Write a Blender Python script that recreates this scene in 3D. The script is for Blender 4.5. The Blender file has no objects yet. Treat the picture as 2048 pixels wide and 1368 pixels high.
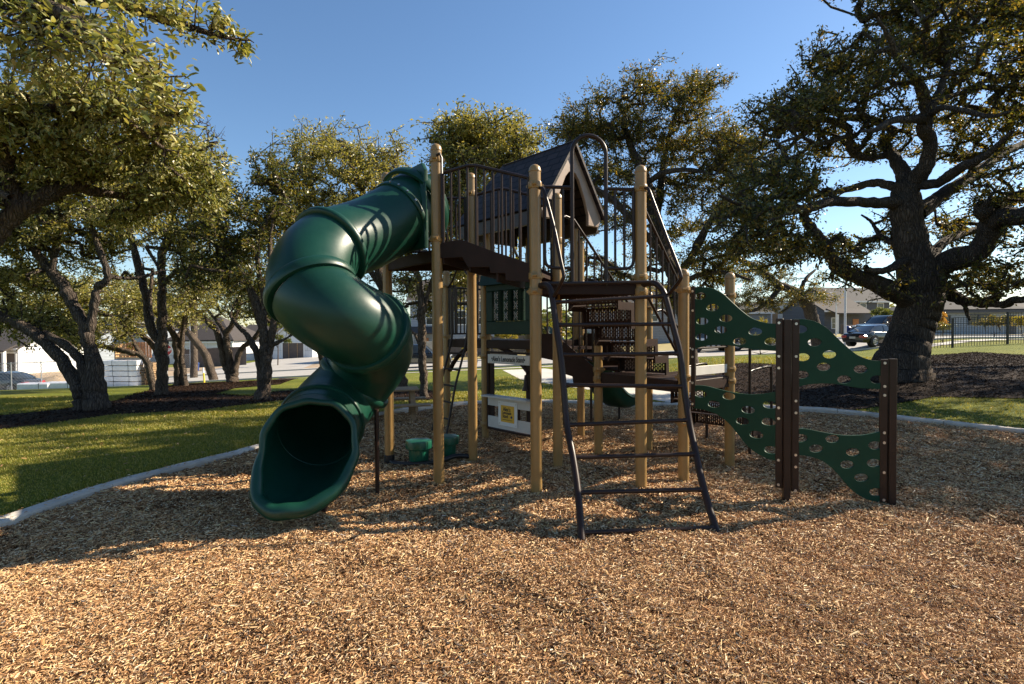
import bpy, bmesh, math, random
import numpy as np
from mathutils import Vector, Matrix, noise as mnoise
from mathutils.geometry import delaunay_2d_cdt

random.seed(7)
np.random.seed(7)
scene = bpy.context.scene
COL = scene.collection
R = math.radians
F = 1080.0
CAM = Vector((0, 0, 1.6))
PITCH, ROLL = R(1.17), R(0.35)

# ---------------------------------------------------------------- camera frame
_f = Vector((0, math.cos(PITCH), -math.sin(PITCH)))
_u0 = Vector((0, math.sin(PITCH), math.cos(PITCH)))
_r0 = Vector((1, 0, 0))
_u = _u0 * math.cos(ROLL) + _r0 * math.sin(ROLL)
_r = _r0 * math.cos(ROLL) - _u0 * math.sin(ROLL)


def ray(px, py):
    return _f * F + _r * (px - 1024) + _u * (684 - py)


def V(px, py, Y):
    """survey point: the photograph's sight line taken to the distance Y"""
    d = ray(px, py)
    return CAM + d * (Y / d.y)


def sstep(a, b, x):
    t = np.clip((x - a) / (b - a), 0, 1)
    return t * t * (3 - 2 * t)


def terr(x, y):
    x = np.asarray(x, float)
    y = np.asarray(y, float)
    t = np.clip((y - 11) / 26, 0, 1)
    t = t * t / (t + .06) * 1.06
    zs = np.clip(-.92 + .045 * x, -3, .35)
    z = zs * t
    d = (x - 7.1) * .6 + (y - 9.3) * .8
    m = .55 * sstep(0, 9, d) * sstep(4.5, 9, x) * (1 - sstep(26, 35, y) * (1 - sstep(22, 30, x)))
    return z + m


def T(x, y):
    return float(terr(x, y))


def G(px, py, dz=0.0):
    """where the sight line of a photo pixel meets the ground"""
    d = ray(px, py)
    d = d / d.y
    lo, prev = 1.0, None
    y = 1.5
    while y < 400:
        p = CAM + d * y
        if p.z < T(p.x, p.y) + dz:
            a, b = y - max(.05, y * .01), y
            for _ in range(30):
                m = (a + b) / 2
                q = CAM + d * m
                if q.z < T(q.x, q.y) + dz:
                    b = m
                else:
                    a = m
            q = CAM + d * b
            return Vector((q.x, q.y, T(q.x, q.y) + dz))
        y += max(.05, y * .01)
    p = CAM + d * 400
    return Vector((p.x, p.y, T(p.x, p.y)))


# ---------------------------------------------------------------- object helpers
def link_mesh(name, verts, faces, m, parent=None, smooth=None, loc=None):
    me = bpy.data.meshes.new(name)
    if loc is None:
        loc = Vector(parent['_w']) if parent is not None else Vector((0, 0, 0))
    loc = Vector(loc)
    me.from_pydata([(v[0] - loc.x, v[1] - loc.y, v[2] - loc.z) for v in verts], [], faces)
    me.validate()
    me.update()
    o = bpy.data.objects.new(name, me)
    COL.objects.link(o)
    if m is not None:
        me.materials.append(m)
    if smooth is not None:
        me.shade_smooth()
        me.set_sharp_from_angle(angle=R(smooth))
    if parent is not None:
        o.parent = parent
        o['_w'] = parent['_w']
    else:
        o.location = loc
        o['_w'] = tuple(loc)
    return o


def link_np(name, co, quads, m, parent=None, smooth=False, k=4):
    """co (n,3) array, quads (m,k) int array"""
    me = bpy.data.meshes.new(name)
    loc = np.array(parent['_w'] if parent is not None else (0, 0, 0), float)
    co = (co - loc).astype(np.float32)
    n = len(quads)
    me.vertices.add(len(co))
    me.vertices.foreach_set('co', co.ravel())
    me.loops.add(n * k)
    me.loops.foreach_set('vertex_index', quads.astype(np.int32).ravel())
    me.polygons.add(n)
    me.polygons.foreach_set('loop_start', np.arange(0, n * k, k, dtype=np.int32))
    me.polygons.foreach_set('use_smooth', np.full(n, smooth))
    me.update(calc_edges=True)
    o = bpy.data.objects.new(name, me)
    COL.objects.link(o)
    me.materials.append(m)
    if parent is not None:
        o.parent = parent
        o['_w'] = parent['_w']
    else:
        o['_w'] = (0, 0, 0)
    return o


def tag(o, label, cat, group=None):
    o['label'] = label
    o['category'] = cat
    if group:
        o['group'] = group
    return o


def thing(name, label, cat, loc, group=None):
    o = bpy.data.objects.new(name, None)
    o.empty_display_size = .2
    COL.objects.link(o)
    o.location = loc
    o['_w'] = tuple(loc)
    return tag(o, label, cat, group)


def struct(o, kind='structure'):
    o['kind'] = kind
    return o


class MB:
    """collects shapes, then links them as one mesh"""

    def __init__(self):
        self.v, self.f = [], []

    def add(self, vs, fs):
        n = len(self.v)
        self.v += [tuple(p) for p in vs]
        self.f += [tuple(i + n for i in f) for f in fs]
        return self

    def box(self, c, s, rz=0.0, ch=0.0, M=None):
        """box with centre c, full size s, turned rz about z, chamfer ch"""
        bm = bmesh.new()
        bmesh.ops.create_cube(bm, size=1.0)
        for v in bm.verts:
            v.co = Vector((v.co.x * s[0], v.co.y * s[1], v.co.z * s[2]))
        if ch > 0:
            bmesh.ops.bevel(bm, geom=bm.edges[:], offset=ch, segments=1, affect='EDGES', clamp_overlap=True)
        mat = M if M is not None else Matrix.Translation(Vector(c)) @ Matrix.Rotation(rz, 4, 'Z')
        if M is not None:
            mat = Matrix.Translation(Vector(c)) @ M.to_4x4()
        bm.verts.ensure_lookup_table()
        vs = [mat @ v.co for v in bm.verts]
        fs = [[v.index for v in f.verts] for f in bm.faces]
        bm.free()
        return self.add(vs, fs)

    def beam(self, a, b, w, h, up=(0, 0, 1), ch=0.0):
        """square bar from a to b, w sideways, h along up"""
        a, b = Vector(a), Vector(b)
        d = (b - a)
        L = d.length
        d.normalize()
        s = d.cross(Vector(up))
        if s.length < 1e-4:
            s = d.cross(Vector((0, 1, 0)))
        s.normalize()
        u = s.cross(d)
        M = Matrix((d, s, u)).transposed()
        return self.box((a + b) / 2, (L, w, h), M=M, ch=ch)

    def tube(self, pts, r, n=10, cap=True, closed=False):
        pts = [Vector(p) for p in pts]
        N = len(pts)
        rr = r if hasattr(r, '__len__') else [r] * N
        t0 = (pts[1] - pts[0]).normalized()
        ref = Vector((0, 0, 1)) if abs(t0.z) < .9 else Vector((1, 0, 0))
        nv = t0.cross(ref).normalized()
        vs, prev = [], t0
        for i, p in enumerate(pts):
            if closed:
                t = (pts[(i + 1) % N] - pts[i - 1]).normalized()
            elif i == 0:
                t = t0
            elif i == N - 1:
                t = (pts[i] - pts[i - 1]).normalized()
            else:
                t = ((pts[i + 1] - p).normalized() + (p - pts[i - 1]).normalized())
                t = t.normalized() if t.length > 1e-6 else prev
            q = prev.rotation_difference(t)
            nv = q @ nv
            nv = (nv - t * nv.dot(t)).normalized()
            bv = t.cross(nv)
            prev = t
            for k in range(n):
                a = 2 * math.pi * k / n
                vs.append(p + (nv * math.cos(a) + bv * math.sin(a)) * rr[i])
        fs = []
        M = N if closed else N - 1
        for i in range(M):
            j = (i + 1) % N
            for k in range(n):
                k2 = (k + 1) % n
                fs.append((i * n + k, i * n + k2, j * n + k2, j * n + k))
        if cap and not closed:
            fs.append(tuple(range(n - 1, -1, -1)))
            fs.append(tuple((N - 1) * n + k for k in range(n)))
        return self.add(vs, fs)

    def lathe(self, c, prof, n=20, axis=None):
        """prof: (radius, height) list, turned about the vertical through c"""
        c = Vector(c)
        vs, fs = [], []
        for (r, z) in prof:
            for k in range(n):
                a = 2 * math.pi * k / n
                vs.append(c + Vector((r * math.cos(a), r * math.sin(a), z)))
        for i in range(len(prof) - 1):
            for k in range(n):
                k2 = (k + 1) % n
                fs.append((i * n + k, i * n + k2, (i + 1) * n + k2, (i + 1) * n + k))
        fs.append(tuple(range(n - 1, -1, -1)))
        fs.append(tuple((len(prof) - 1) * n + k for k in range(n)))
        return self.add(vs, fs)

    def prism(self, poly, z0, z1):
        """vertical prism over an xy polygon"""
        n = len(poly)
        a = sum(poly[i][0] * poly[(i + 1) % n][1] - poly[(i + 1) % n][0] * poly[i][1] for i in range(n))
        if a < 0:
            poly = poly[::-1]
        vs = [(p[0], p[1], z0) for p in poly] + [(p[0], p[1], z1) for p in poly]
        fs = [tuple(range(n - 1, -1, -1)), tuple(range(n, 2 * n))]
        fs += [(i, (i + 1) % n, n + (i + 1) % n, n + i) for i in range(n)]
        return self.add(vs, fs)

    def slab(self, pts, th):
        """flat polygon of 3d points thickened by the vector th"""
        n = len(pts)
        th = Vector(th)
        vs = [Vector(p) - th / 2 for p in pts] + [Vector(p) + th / 2 for p in pts]
        fs = [tuple(range(n - 1, -1, -1)), tuple(range(n, 2 * n))]
        fs += [(i, (i + 1) % n, n + (i + 1) % n, n + i) for i in range(n)]
        return self.add(vs, fs)

    def build(self, name, m, parent=None, smooth=40, loc=None):
        return link_mesh(name, self.v, self.f, m, parent, smooth, loc)


def crom(P, per=8, closed=False):
    P = [Vector(p) for p in P]
    out = []
    n = len(P)
    if closed:
        idx = range(n)
        g = lambda i: P[i % n]
    else:
        idx = range(n - 1)
        g = lambda i: P[i] if 0 <= i < n else (P[0] * 2 - P[1] if i < 0 else P[-1] * 2 - P[-2])
    for i in idx:
        p0, p1, p2, p3 = g(i - 1), g(i), g(i + 1), g(i + 2)
        for k in range(per):
            t = k / per
            out.append(.5 * ((2 * p1) + (p2 - p0) * t + (2 * p0 - 5 * p1 + 4 * p2 - p3) * t * t + (3 * p1 - p0 - 3 * p2 + p3) * t ** 3))
    if not closed:
        out.append(P[-1].copy())
    return out


def cut_plate(outline, holes, th, bevel=0.0):
    """flat plate in local xy with real holes, returned as a bare mesh (verts, faces)"""
    cu = bpy.data.curves.new('tmp_plate', 'CURVE')
    cu.dimensions = '2D'
    cu.fill_mode = 'BOTH'
    cu.extrude = th / 2 - bevel
    cu.bevel_depth = bevel
    cu.bevel_resolution = 1
    cu.offset = -bevel
    for loop in [outline] + list(holes):
        s = cu.splines.new('POLY')
        s.points.add(len(loop) - 1)
        for q, p in zip(s.points, loop):
            q.co = (p[0], p[1], 0, 1)
        s.use_cyclic_u = True
    ob = bpy.data.objects.new('tmp_plate', cu)
    me = bpy.data.meshes.new_from_object(ob)
    vs = [v.co.copy() for v in me.vertices]
    fs = [tuple(p.vertices) for p in me.polygons]
    bpy.data.objects.remove(ob)
    bpy.data.curves.remove(cu)
    bpy.data.meshes.remove(me)
    return vs, fs


def lettering(txt, size, th=.002, spacing=1.0):
    cu = bpy.data.curves.new('tmp_text', 'FONT')
    cu.body = txt
    cu.size = size
    cu.extrude = th / 2
    cu.align_x = 'CENTER'
    cu.align_y = 'CENTER'
    cu.space_character = spacing
    cu.resolution_u = 3
    cu.offset = size * .022
    ob = bpy.data.objects.new('tmp_text', cu)
    me = bpy.data.meshes.new_from_object(ob)
    vs = [v.co.copy() for v in me.vertices]
    fs = [tuple(p.vertices) for p in me.polygons]
    bpy.data.objects.remove(ob)
    bpy.data.curves.remove(cu)
    bpy.data.meshes.remove(me)
    return vs, fs


def ellipse(cx, cy, a, b, n=18, rot=0.0):
    return [(cx + a * math.cos(t) * math.cos(rot) - b * math.sin(t) * math.sin(rot),
             cy + a * math.cos(t) * math.sin(rot) + b * math.sin(t) * math.cos(rot))
            for t in (2 * math.pi * k / n for k in range(n))]


def frame3(o, ux, uy, n=None):
    """4x4 that takes local xy to the plane through o spanned by ux, uy"""
    ux, uy = Vector(ux).normalized(), Vector(uy).normalized()
    n = ux.cross(uy)
    M = Matrix((ux, uy, n)).transposed().to_4x4()
    return Matrix.Translation(Vector(o)) @ M
# ---------------------------------------------------------------- materials
def _new(name):
    m = bpy.data.materials.new(name)
    m.use_nodes = True
    nt = m.node_tree
    b = nt.nodes['Principled BSDF']
    return m, nt, b


def node(nt, t, **kw):
    n = nt.nodes.new(t)
    for k, v in kw.items():
        if k.startswith('i_'):
            n.inputs[k[2:].replace('_', ' ')].default_value = v
        else:
            setattr(n, k, v)
    return n


def ramp(nt, stops, src):
    r = nt.nodes.new('ShaderNodeValToRGB')
    e = r.color_ramp.elements
    while len(e) < len(stops):
        e.new(.5)
    for q, (p, c) in zip(e, stops):
        q.position = p
        q.color = (*c, 1)
    nt.links.new(src, r.inputs[0])
    return r.outputs[0]


def coords(nt, scale=(1, 1, 1), kind='Object'):
    tc = nt.nodes.new('ShaderNodeTexCoord')
    mp = nt.nodes.new('ShaderNodeMapping')
    mp.inputs['Scale'].default_value = scale
    nt.links.new(tc.outputs[kind], mp.inputs[0])
    return mp.outputs[0]


def noise_t(nt, vec, scale, detail=4, rough=.6):
    n = nt.nodes.new('ShaderNodeTexNoise')
    n.inputs['Scale'].default_value = scale
    n.inputs['Detail'].default_value = detail
    n.inputs['Roughness'].default_value = rough
    nt.links.new(vec, n.inputs['Vector'])
    return n.outputs['Fac']


def bump(nt, b, h, strength, dist=.01):
    n = nt.nodes.new('ShaderNodeBump')
    n.inputs['Strength'].default_value = strength
    n.inputs['Distance'].default_value = dist
    nt.links.new(h, n.inputs['Height'])
    nt.links.new(n.outputs[0], b.inputs['Normal'])


def mk(name, c, rough=.5, var=.25, nscale=3.0, bscale=60, bstr=.05, metal=0.0, spec=.5, coat=0.0, stretch=(1, 1, 1)):
    """painted or plain surface: colour wandering by var, fine bump, roughness wear"""
    m, nt, b = _new(name)
    vec = coords(nt, stretch)
    f = noise_t(nt, vec, nscale, 6, .65)
    lo = tuple(x * (1 - var) for x in c)
    hi = tuple(min(1, x * (1 + var)) for x in c)
    nt.links.new(ramp(nt, [(.3, lo), (.7, hi)], f), b.inputs['Base Color'])
    rr = node(nt, 'ShaderNodeMapRange')
    rr.inputs['To Min'].default_value = max(.05, rough - .12)
    rr.inputs['To Max'].default_value = min(1, rough + .12)
    nt.links.new(noise_t(nt, vec, nscale * 4, 5, .7), rr.inputs[0])
    nt.links.new(rr.outputs[0], b.inputs['Roughness'])
    b.inputs['Metallic'].default_value = metal
    b.inputs['Specular IOR Level'].default_value = spec
    b.inputs['Coat Weight'].default_value = coat
    b.inputs['Coat Roughness'].default_value = .15
    if bstr:
        bump(nt, b, noise_t(nt, vec, bscale, 4, .6), bstr, .004)
    return m


MT = {}
MT['slide'] = mk('moulded_green_plastic', (.0055, .047, .028), .28, .22, 1.6, 45, .05, spec=.36)
MT['green_dark'] = mk('rotomoulded_dark_green', (.006, .026, .017), .45, .2, 4, 60, .06, spec=.18)
MT['pod'] = mk('seat_green_plastic', (.010, .10, .058), .32, .15, 5, 60, .05)
MT['hdpe'] = mk('green_panel_sheet', (.011, .046, .026), .5, .12, 5, 160, .05, spec=.15)
MT['hdpe_edge'] = mk('panel_sheet', (.02, .07, .05), .4)
MT['tan'] = mk('tan_powder_coat', (.285, .172, .060), .36, .10, 6, 140, .05)
MT['brown'] = mk('brown_powder_coat', (.028, .0165, .0125), .36, .18, 8, 140, .04, spec=.25)
MT['brown_deck'] = mk('brown_coated_steel', (.030, .0155, .011), .55, .2, 8, 120, .08, spec=.15)
MT['sunlit_gable'] = mk('sunlit_gable_brown', (.30, .215, .16), .42, .12, 6, 90, .05)  # roof brown made lighter: sun and sheen on the gable painted in
MT['brown_roof'] = mk('brown_roof_plastic', (.050, .033, .025), .48, .12, 6, 90, .05)
MT['black'] = mk('black_rubber', (.012, .011, .011), .5, .2, 8, 90, .08)
MT['white_panel'] = mk('weathered_white_panel', (.56, .53, .48), .5, .08, 6, 80, .04)
MT['poster'] = mk('poster_white', (.75, .74, .70), .4, .05)
MT['yellow'] = mk('poster_yellow', (.72, .40, .03), .4, .05)
MT['ink'] = mk('ink', (.02, .018, .016), .5, .1)
MT['ink_blue'] = mk('ink_blue', (.02, .03, .09), .5, .1)
MT['bolt'] = mk('zinc_bolt', (.55, .53, .5), .35, .1, metal=.9)
MT['steel'] = mk('galvanised_steel', (.45, .45, .45), .45, .12, metal=.7)
MT['concrete'] = mk('kerb_concrete', (.54, .49, .42), .85, .28, 2.5, 70, .3)
MT['walk'] = mk('path_concrete', (.50, .47, .42), .85, .18, 1.5, 40, .2)
MT['asphalt'] = mk('street_surface', (.36, .34, .31), .85, .16, .6, 60, .15)
MT['wood'] = mk('weathered_pine', (.30, .19, .10), .7, .35, 4, 60, .25, stretch=(1, 6, 6))
MT['wood_new'] = mk('new_lumber', (.50, .30, .14), .7, .3, 3, 60, .2, stretch=(1, 1, 5))
MT['cedar'] = mk('cedar_boards', (.42, .18, .07), .7, .35, 4, 60, .2)
MT['white_wrap'] = mk('white_plastic_wrap', (.72, .72, .74), .4, .14, 4, 12, .5)
MT['glass'] = mk('window_glass', (.02, .025, .03), .08, .2, bstr=0, spec=.8)
MT['white_paint'] = mk('white_paint', (.72, .72, .70), .6, .06, 3)
MT['white_board'] = mk('white_sheathing', (.74, .75, .76), .6, .10, 1.2)
MT['grey_siding'] = mk('grey_siding', (.26, .28, .31), .7, .10, 1.2)
MT['bluegrey_siding'] = mk('blue_grey_siding', (.34, .38, .43), .7, .10, 1.2)
MT['dark_siding'] = mk('dark_siding', (.10, .105, .12), .7, .10, 1.2)
MT['stone_wall'] = mk('pale_stone_veneer', (.42, .39, .34), .85, .25, 3, 20, .4)
MT['roof_dark'] = mk('dark_shingle', (.036, .034, .036), .9, .3, 6, 60, .3)
MT['roof_brown'] = mk('brown_shingle', (.055, .046, .042), .9, .3, 6, 60, .3)
MT['privacy'] = mk('brown_board_fence', (.11, .085, .07), .8, .2, 2, 40, .2)
MT['iron'] = mk('black_iron', (.013, .012, .012), .45, .2)
MT['pole_white'] = mk('white_pole', (.62, .62, .62), .5, .06)
MT['red'] = mk('sign_red', (.42, .02, .025), .4, .08)
MT['white_flat'] = mk('sign_white', (.8, .8, .8), .4, .05)
MT['yellow_post'] = mk('marker_yellow', (.75, .55, .05), .5, .08)
MT['blue_bin'] = mk('blue_plastic', (.015, .04, .16), .4, .1)
MT['tyre'] = mk('tyre', (.015, .015, .015), .8, .2)
MT['rim'] = mk('alloy', (.45, .45, .47), .3, .1, metal=.9)
MT['car_black'] = mk('black_car_paint', (.008, .009, .014), .14, .1, bstr=0, coat=.35)
MT['car_blue'] = mk('navy_car_paint', (.006, .008, .014), .3, .1, bstr=0, coat=.1, spec=.3)
MT['car_grey'] = mk('grey_car_paint', (.05, .055, .065), .16, .1, metal=.4, bstr=0, coat=.35)
MT['car_white'] = mk('white_car_paint', (.7, .7, .7), .2, .05, bstr=0, coat=1)
MT['car_tan'] = mk('two_tone_car_paint', (.19, .165, .14), .25, .1, metal=.3, bstr=0, coat=1)
MT['tail_red'] = mk('tail_lamp', (.35, .012, .012), .15, .1, bstr=0, coat=1)
MT['lamp_clear'] = mk('headlamp', (.6, .6, .6), .1, .1, bstr=0, coat=1)
MT['maroon'] = mk('maroon_panel', (.09, .02, .022), .5, .2)
MT['dirt'] = mk('bare_dirt', (.34, .25, .16), .95, .35, 1.2, 15, .5)
MT['dry_grass'] = mk('dry_grass', (.30, .24, .09), .95, .35, 1.5, 40, .6)


def seam_mat(name, c, w, h, mortar=.012, dark=.55, rough=.65):
    """wall cladding with real board or sheet joints"""
    m, nt, b = _new(name)
    tc = nt.nodes.new('ShaderNodeTexCoord')
    mp = nt.nodes.new('ShaderNodeMapping')
    mp.inputs['Rotation'].default_value = (R(-90), 0, 0)
    nt.links.new(tc.outputs['Object'], mp.inputs[0])
    br = nt.nodes.new('ShaderNodeTexBrick')
    br.inputs['Scale'].default_value = 1.0
    br.inputs['Brick Width'].default_value = w
    br.inputs['Row Height'].default_value = h
    br.inputs['Mortar Size'].default_value = mortar
    br.inputs['Color1'].default_value = (*[x * .94 for x in c], 1)
    br.inputs['Color2'].default_value = (*[min(1, x * 1.05) for x in c], 1)
    br.inputs['Mortar'].default_value = (*[x * dark for x in c], 1)
    nt.links.new(mp.outputs[0], br.inputs['Vector'])
    mx = node(nt, 'ShaderNodeMixRGB', blend_type='MULTIPLY')
    mx.inputs[0].default_value = 1
    nt.links.new(br.outputs['Color'], mx.inputs[1])
    nt.links.new(ramp(nt, [(.3, (.86, .86, .87)), (.65, (1, 1, 1))], noise_t(nt, coords(nt), 1.1, 5, .6)), mx.inputs[2])
    nt.links.new(mx.outputs[0], b.inputs['Base Color'])
    b.inputs['Roughness'].default_value = rough
    iv = node(nt, 'ShaderNodeMath', operation='SUBTRACT')
    iv.inputs[0].default_value = 1
    nt.links.new(br.outputs['Fac'], iv.inputs[1])
    bump(nt, b, iv.outputs[0], .6, .02)
    return m


MT['white_board'] = seam_mat('white_sheathing_sheets', (.70, .71, .72), 2.4, 1.2, .03, .6)
MT['grey_siding'] = seam_mat('grey_lap_siding', (.24, .26, .29), 3.6, .2, .02)
MT['bluegrey_siding'] = seam_mat('blue_grey_lap_siding', (.32, .36, .41), 3.6, .2, .02)
MT['dark_siding'] = seam_mat('dark_lap_siding', (.09, .095, .11), 3.6, .2, .02)


def slide_mat():
    m = mk('moulded_green_plastic', (.0050, .041, .0255), .37, .22, 1.6, 45, .06, spec=.36)
    nt = m.node_tree
    b = nt.nodes['Principled BSDF']
    src = b.inputs['Base Color'].links[0].from_socket
    sc = ramp(nt, [(.66, (0, 0, 0)), (.74, (1, 1, 1))], noise_t(nt, coords(nt, (1.5, 14, 5)), 9, 5, .75))
    pt = ramp(nt, [(.48, (0, 0, 0)), (.62, (1, 1, 1))], noise_t(nt, coords(nt), 2.2, 3, .6))
    mu = node(nt, 'ShaderNodeMath', operation='MULTIPLY')
    nt.links.new(sc, mu.inputs[0])
    nt.links.new(pt, mu.inputs[1])
    m2 = node(nt, 'ShaderNodeMath', operation='MULTIPLY')
    nt.links.new(mu.outputs[0], m2.inputs[0])
    m2.inputs[1].default_value = .5
    mx = node(nt, 'ShaderNodeMixRGB')
    nt.links.new(m2.outputs[0], mx.inputs[0])
    nt.links.new(src, mx.inputs[1])
    mx.inputs[2].default_value = (.045, .12, .085, 1)
    nt.links.new(mx.outputs[0], b.inputs['Base Color'])
    return m


MT['slide'] = slide_mat()


def shingle_mat(name, c):
    m, nt, b = _new(name)
    vec = coords(nt, (1, 1, 1))
    br = nt.nodes.new('ShaderNodeTexBrick')
    br.inputs['Scale'].default_value = 1.0
    br.inputs['Brick Width'].default_value = .22
    br.inputs['Row Height'].default_value = .13
    br.inputs['Mortar Size'].default_value = .012
    br.inputs['Color1'].default_value = (*[x * .8 for x in c], 1)
    br.inputs['Color2'].default_value = (*[x * 1.25 for x in c], 1)
    br.inputs['Mortar'].default_value = (*[x * .35 for x in c], 1)
    nt.links.new(vec, br.inputs['Vector'])
    nt.links.new(br.outputs['Color'], b.inputs['Base Color'])
    b.inputs['Roughness'].default_value = .6
    b.inputs['Specular IOR Level'].default_value = .2
    iv = node(nt, 'ShaderNodeMath', operation='SUBTRACT')
    iv.inputs[0].default_value = 1
    nt.links.new(br.outputs['Fac'], iv.inputs[1])
    bump(nt, b, iv.outputs[0], .8, .02)
    return m


def leaf_mat(name, cols, trans=.42, rough=.36, spec=.55):
    m = bpy.data.materials.new(name)
    m.use_nodes = True
    nt = m.node_tree
    nt.nodes.clear()
    out = nt.nodes.new('ShaderNodeOutputMaterial')
    geo = nt.nodes.new('ShaderNodeNewGeometry')
    col = ramp(nt, [(i / (len(cols) - 1), c) for i, c in enumerate(cols)], geo.outputs['Random Per Island'])
    p = nt.nodes.new('ShaderNodeBsdfPrincipled')
    p.inputs['Roughness'].default_value = rough
    p.inputs['Specular IOR Level'].default_value = spec
    t = nt.nodes.new('ShaderNodeBsdfTranslucent')
    g = nt.nodes.new('ShaderNodeMixRGB')
    g.blend_type = 'MULTIPLY'
    g.inputs[0].default_value = 1
    g.inputs[2].default_value = (1.5, 1.35, .55, 1)
    nt.links.new(col, g.inputs[1])
    nt.links.new(col, p.inputs['Base Color'])
    nt.links.new(g.outputs[0], t.inputs['Color'])
    mx = nt.nodes.new('ShaderNodeMixShader')
    mx.inputs[0].default_value = trans
    nt.links.new(p.outputs[0], mx.inputs[1])
    nt.links.new(t.outputs[0], mx.inputs[2])
    nt.links.new(mx.outputs[0], out.inputs[0])
    return m


MT['leaf_olive'] = leaf_mat('oak_leaf_olive', [(0.104, 0.116, 0.032), (0.189, 0.189, 0.055), (0.305, 0.287, 0.098), (0.439, 0.39, 0.171)])
MT['leaf_dark'] = leaf_mat('oak_leaf_dark', [(0.05, 0.069, 0.02), (0.088, 0.106, 0.027), (0.15, 0.15, 0.037), (0.237, 0.188, 0.05)], .35)
MT['leaf_gold'] = leaf_mat('oak_leaf_gold', [(0.042, 0.055, 0.016), (0.078, 0.09, 0.023), (0.144, 0.132, 0.031), (0.312, 0.204, 0.042)], .38)
MT['leaf_near'] = leaf_mat('oak_leaf_near', [(0.103, 0.127, 0.03), (0.196, 0.213, 0.057), (0.31, 0.305, 0.115), (0.46, 0.414, 0.207)], .3, .38)
MT['leaf_yellow'] = leaf_mat('yellow_leaf', [(.16, .17, .02), (.3, .26, .03), (.38, .27, .03)], .4)
MT['leaf_orange'] = leaf_mat('orange_leaf', [(.30, .17, .04), (.42, .22, .04), (.45, .30, .06)], .4)
MT['leaf_green'] = leaf_mat('fresh_green_leaf', [(.07, .10, .02), (.12, .15, .03), (.2, .2, .05)], .4)


def bark_mat(name, c, scale=5.0):
    m, nt, b = _new(name)
    vec = coords(nt, (1, 1, .16))
    f = noise_t(nt, vec, scale * 5, 8, .75)
    big = noise_t(nt, coords(nt), 1.3, 4, .6)
    ad = node(nt, 'ShaderNodeVectorMath', operation='MULTIPLY_ADD')
    wn = nt.nodes.new('ShaderNodeTexNoise')
    wn.inputs['Scale'].default_value = scale * 1.5
    nt.links.new(vec, wn.inputs['Vector'])
    nt.links.new(wn.outputs['Color'], ad.inputs[0])
    ad.inputs[1].default_value = (.10, .10, .10)
    nt.links.new(vec, ad.inputs[2])
    vo = nt.nodes.new('ShaderNodeTexVoronoi')
    vo.feature = 'DISTANCE_TO_EDGE'
    vo.inputs['Scale'].default_value = scale * 3.4
    nt.links.new(ad.outputs[0], vo.inputs['Vector'])
    lo, hi = tuple(x * .30 for x in c), tuple(min(1, x * 1.7) for x in c)
    plate = ramp(nt, [(.3, tuple(x * .6 for x in c)), (.55, c), (.75, hi)], f)
    crack = ramp(nt, [(0, (.35, .34, .33)), (.10, (.75, .74, .73)), (.25, (1, 1, 1))], vo.outputs['Distance'])
    mx = node(nt, 'ShaderNodeMixRGB', blend_type='MULTIPLY')
    mx.inputs[0].default_value = 1
    nt.links.new(plate, mx.inputs[1])
    nt.links.new(crack, mx.inputs[2])
    m2 = node(nt, 'ShaderNodeMixRGB', blend_type='MULTIPLY')
    m2.inputs[0].default_value = 1
    nt.links.new(mx.outputs[0], m2.inputs[1])
    nt.links.new(ramp(nt, [(.35, (.7, .7, .72)), (.65, (1.25, 1.2, 1.12))], big), m2.inputs[2])
    nt.links.new(m2.outputs[0], b.inputs['Base Color'])
    b.inputs['Roughness'].default_value = .9
    b.inputs['Specular IOR Level'].default_value = .2
    mn = node(nt, 'ShaderNodeMath', operation='MINIMUM')
    nt.links.new(vo.outputs['Distance'], mn.inputs[0])
    mn.inputs[1].default_value = .28
    mm = node(nt, 'ShaderNodeMath', operation='MULTIPLY_ADD')
    nt.links.new(mn.outputs[0], mm.inputs[0])
    mm.inputs[1].default_value = 3.0
    nt.links.new(f, mm.inputs[2])
    bump(nt, b, mm.outputs[0], 1.0, .06)
    return m


MT['bark'] = bark_mat('oak_bark', (.21, .165, .13), 9)
MT['bark_dark'] = bark_mat('old_oak_bark', (.15, .123, .103), 7)
MT['bark_bare'] = bark_mat('bare_twig_bark', (.20, .16, .13), 6)


def lawn_mat():
    m, nt, b = _new('lawn_turf')
    vec = coords(nt)
    a = noise_t(nt, vec, .35, 5, .6)
    c = noise_t(nt, vec, 9, 6, .75)
    d = noise_t(nt, vec, 60, 3, .7)
    c1 = ramp(nt, [(.25, (.095, .125, .012)), (.5, (.16, .175, .020)), (.75, (.25, .23, .045))], a)
    c2 = ramp(nt, [(.3, (.45, .5, .4)), (.6, (1, 1, 1)), (.8, (1.25, 1.15, .9))], c)
    mx = node(nt, 'ShaderNodeMixRGB', blend_type='MULTIPLY')
    mx.inputs[0].default_value = .75
    nt.links.new(c1, mx.inputs[1])
    nt.links.new(c2, mx.inputs[2])
    nt.links.new(mx.outputs[0], b.inputs['Base Color'])
    b.inputs['Roughness'].default_value = .9
    b.inputs['Specular IOR Level'].default_value = .15
    bump(nt, b, d, 1.0, .03)
    return m


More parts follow.
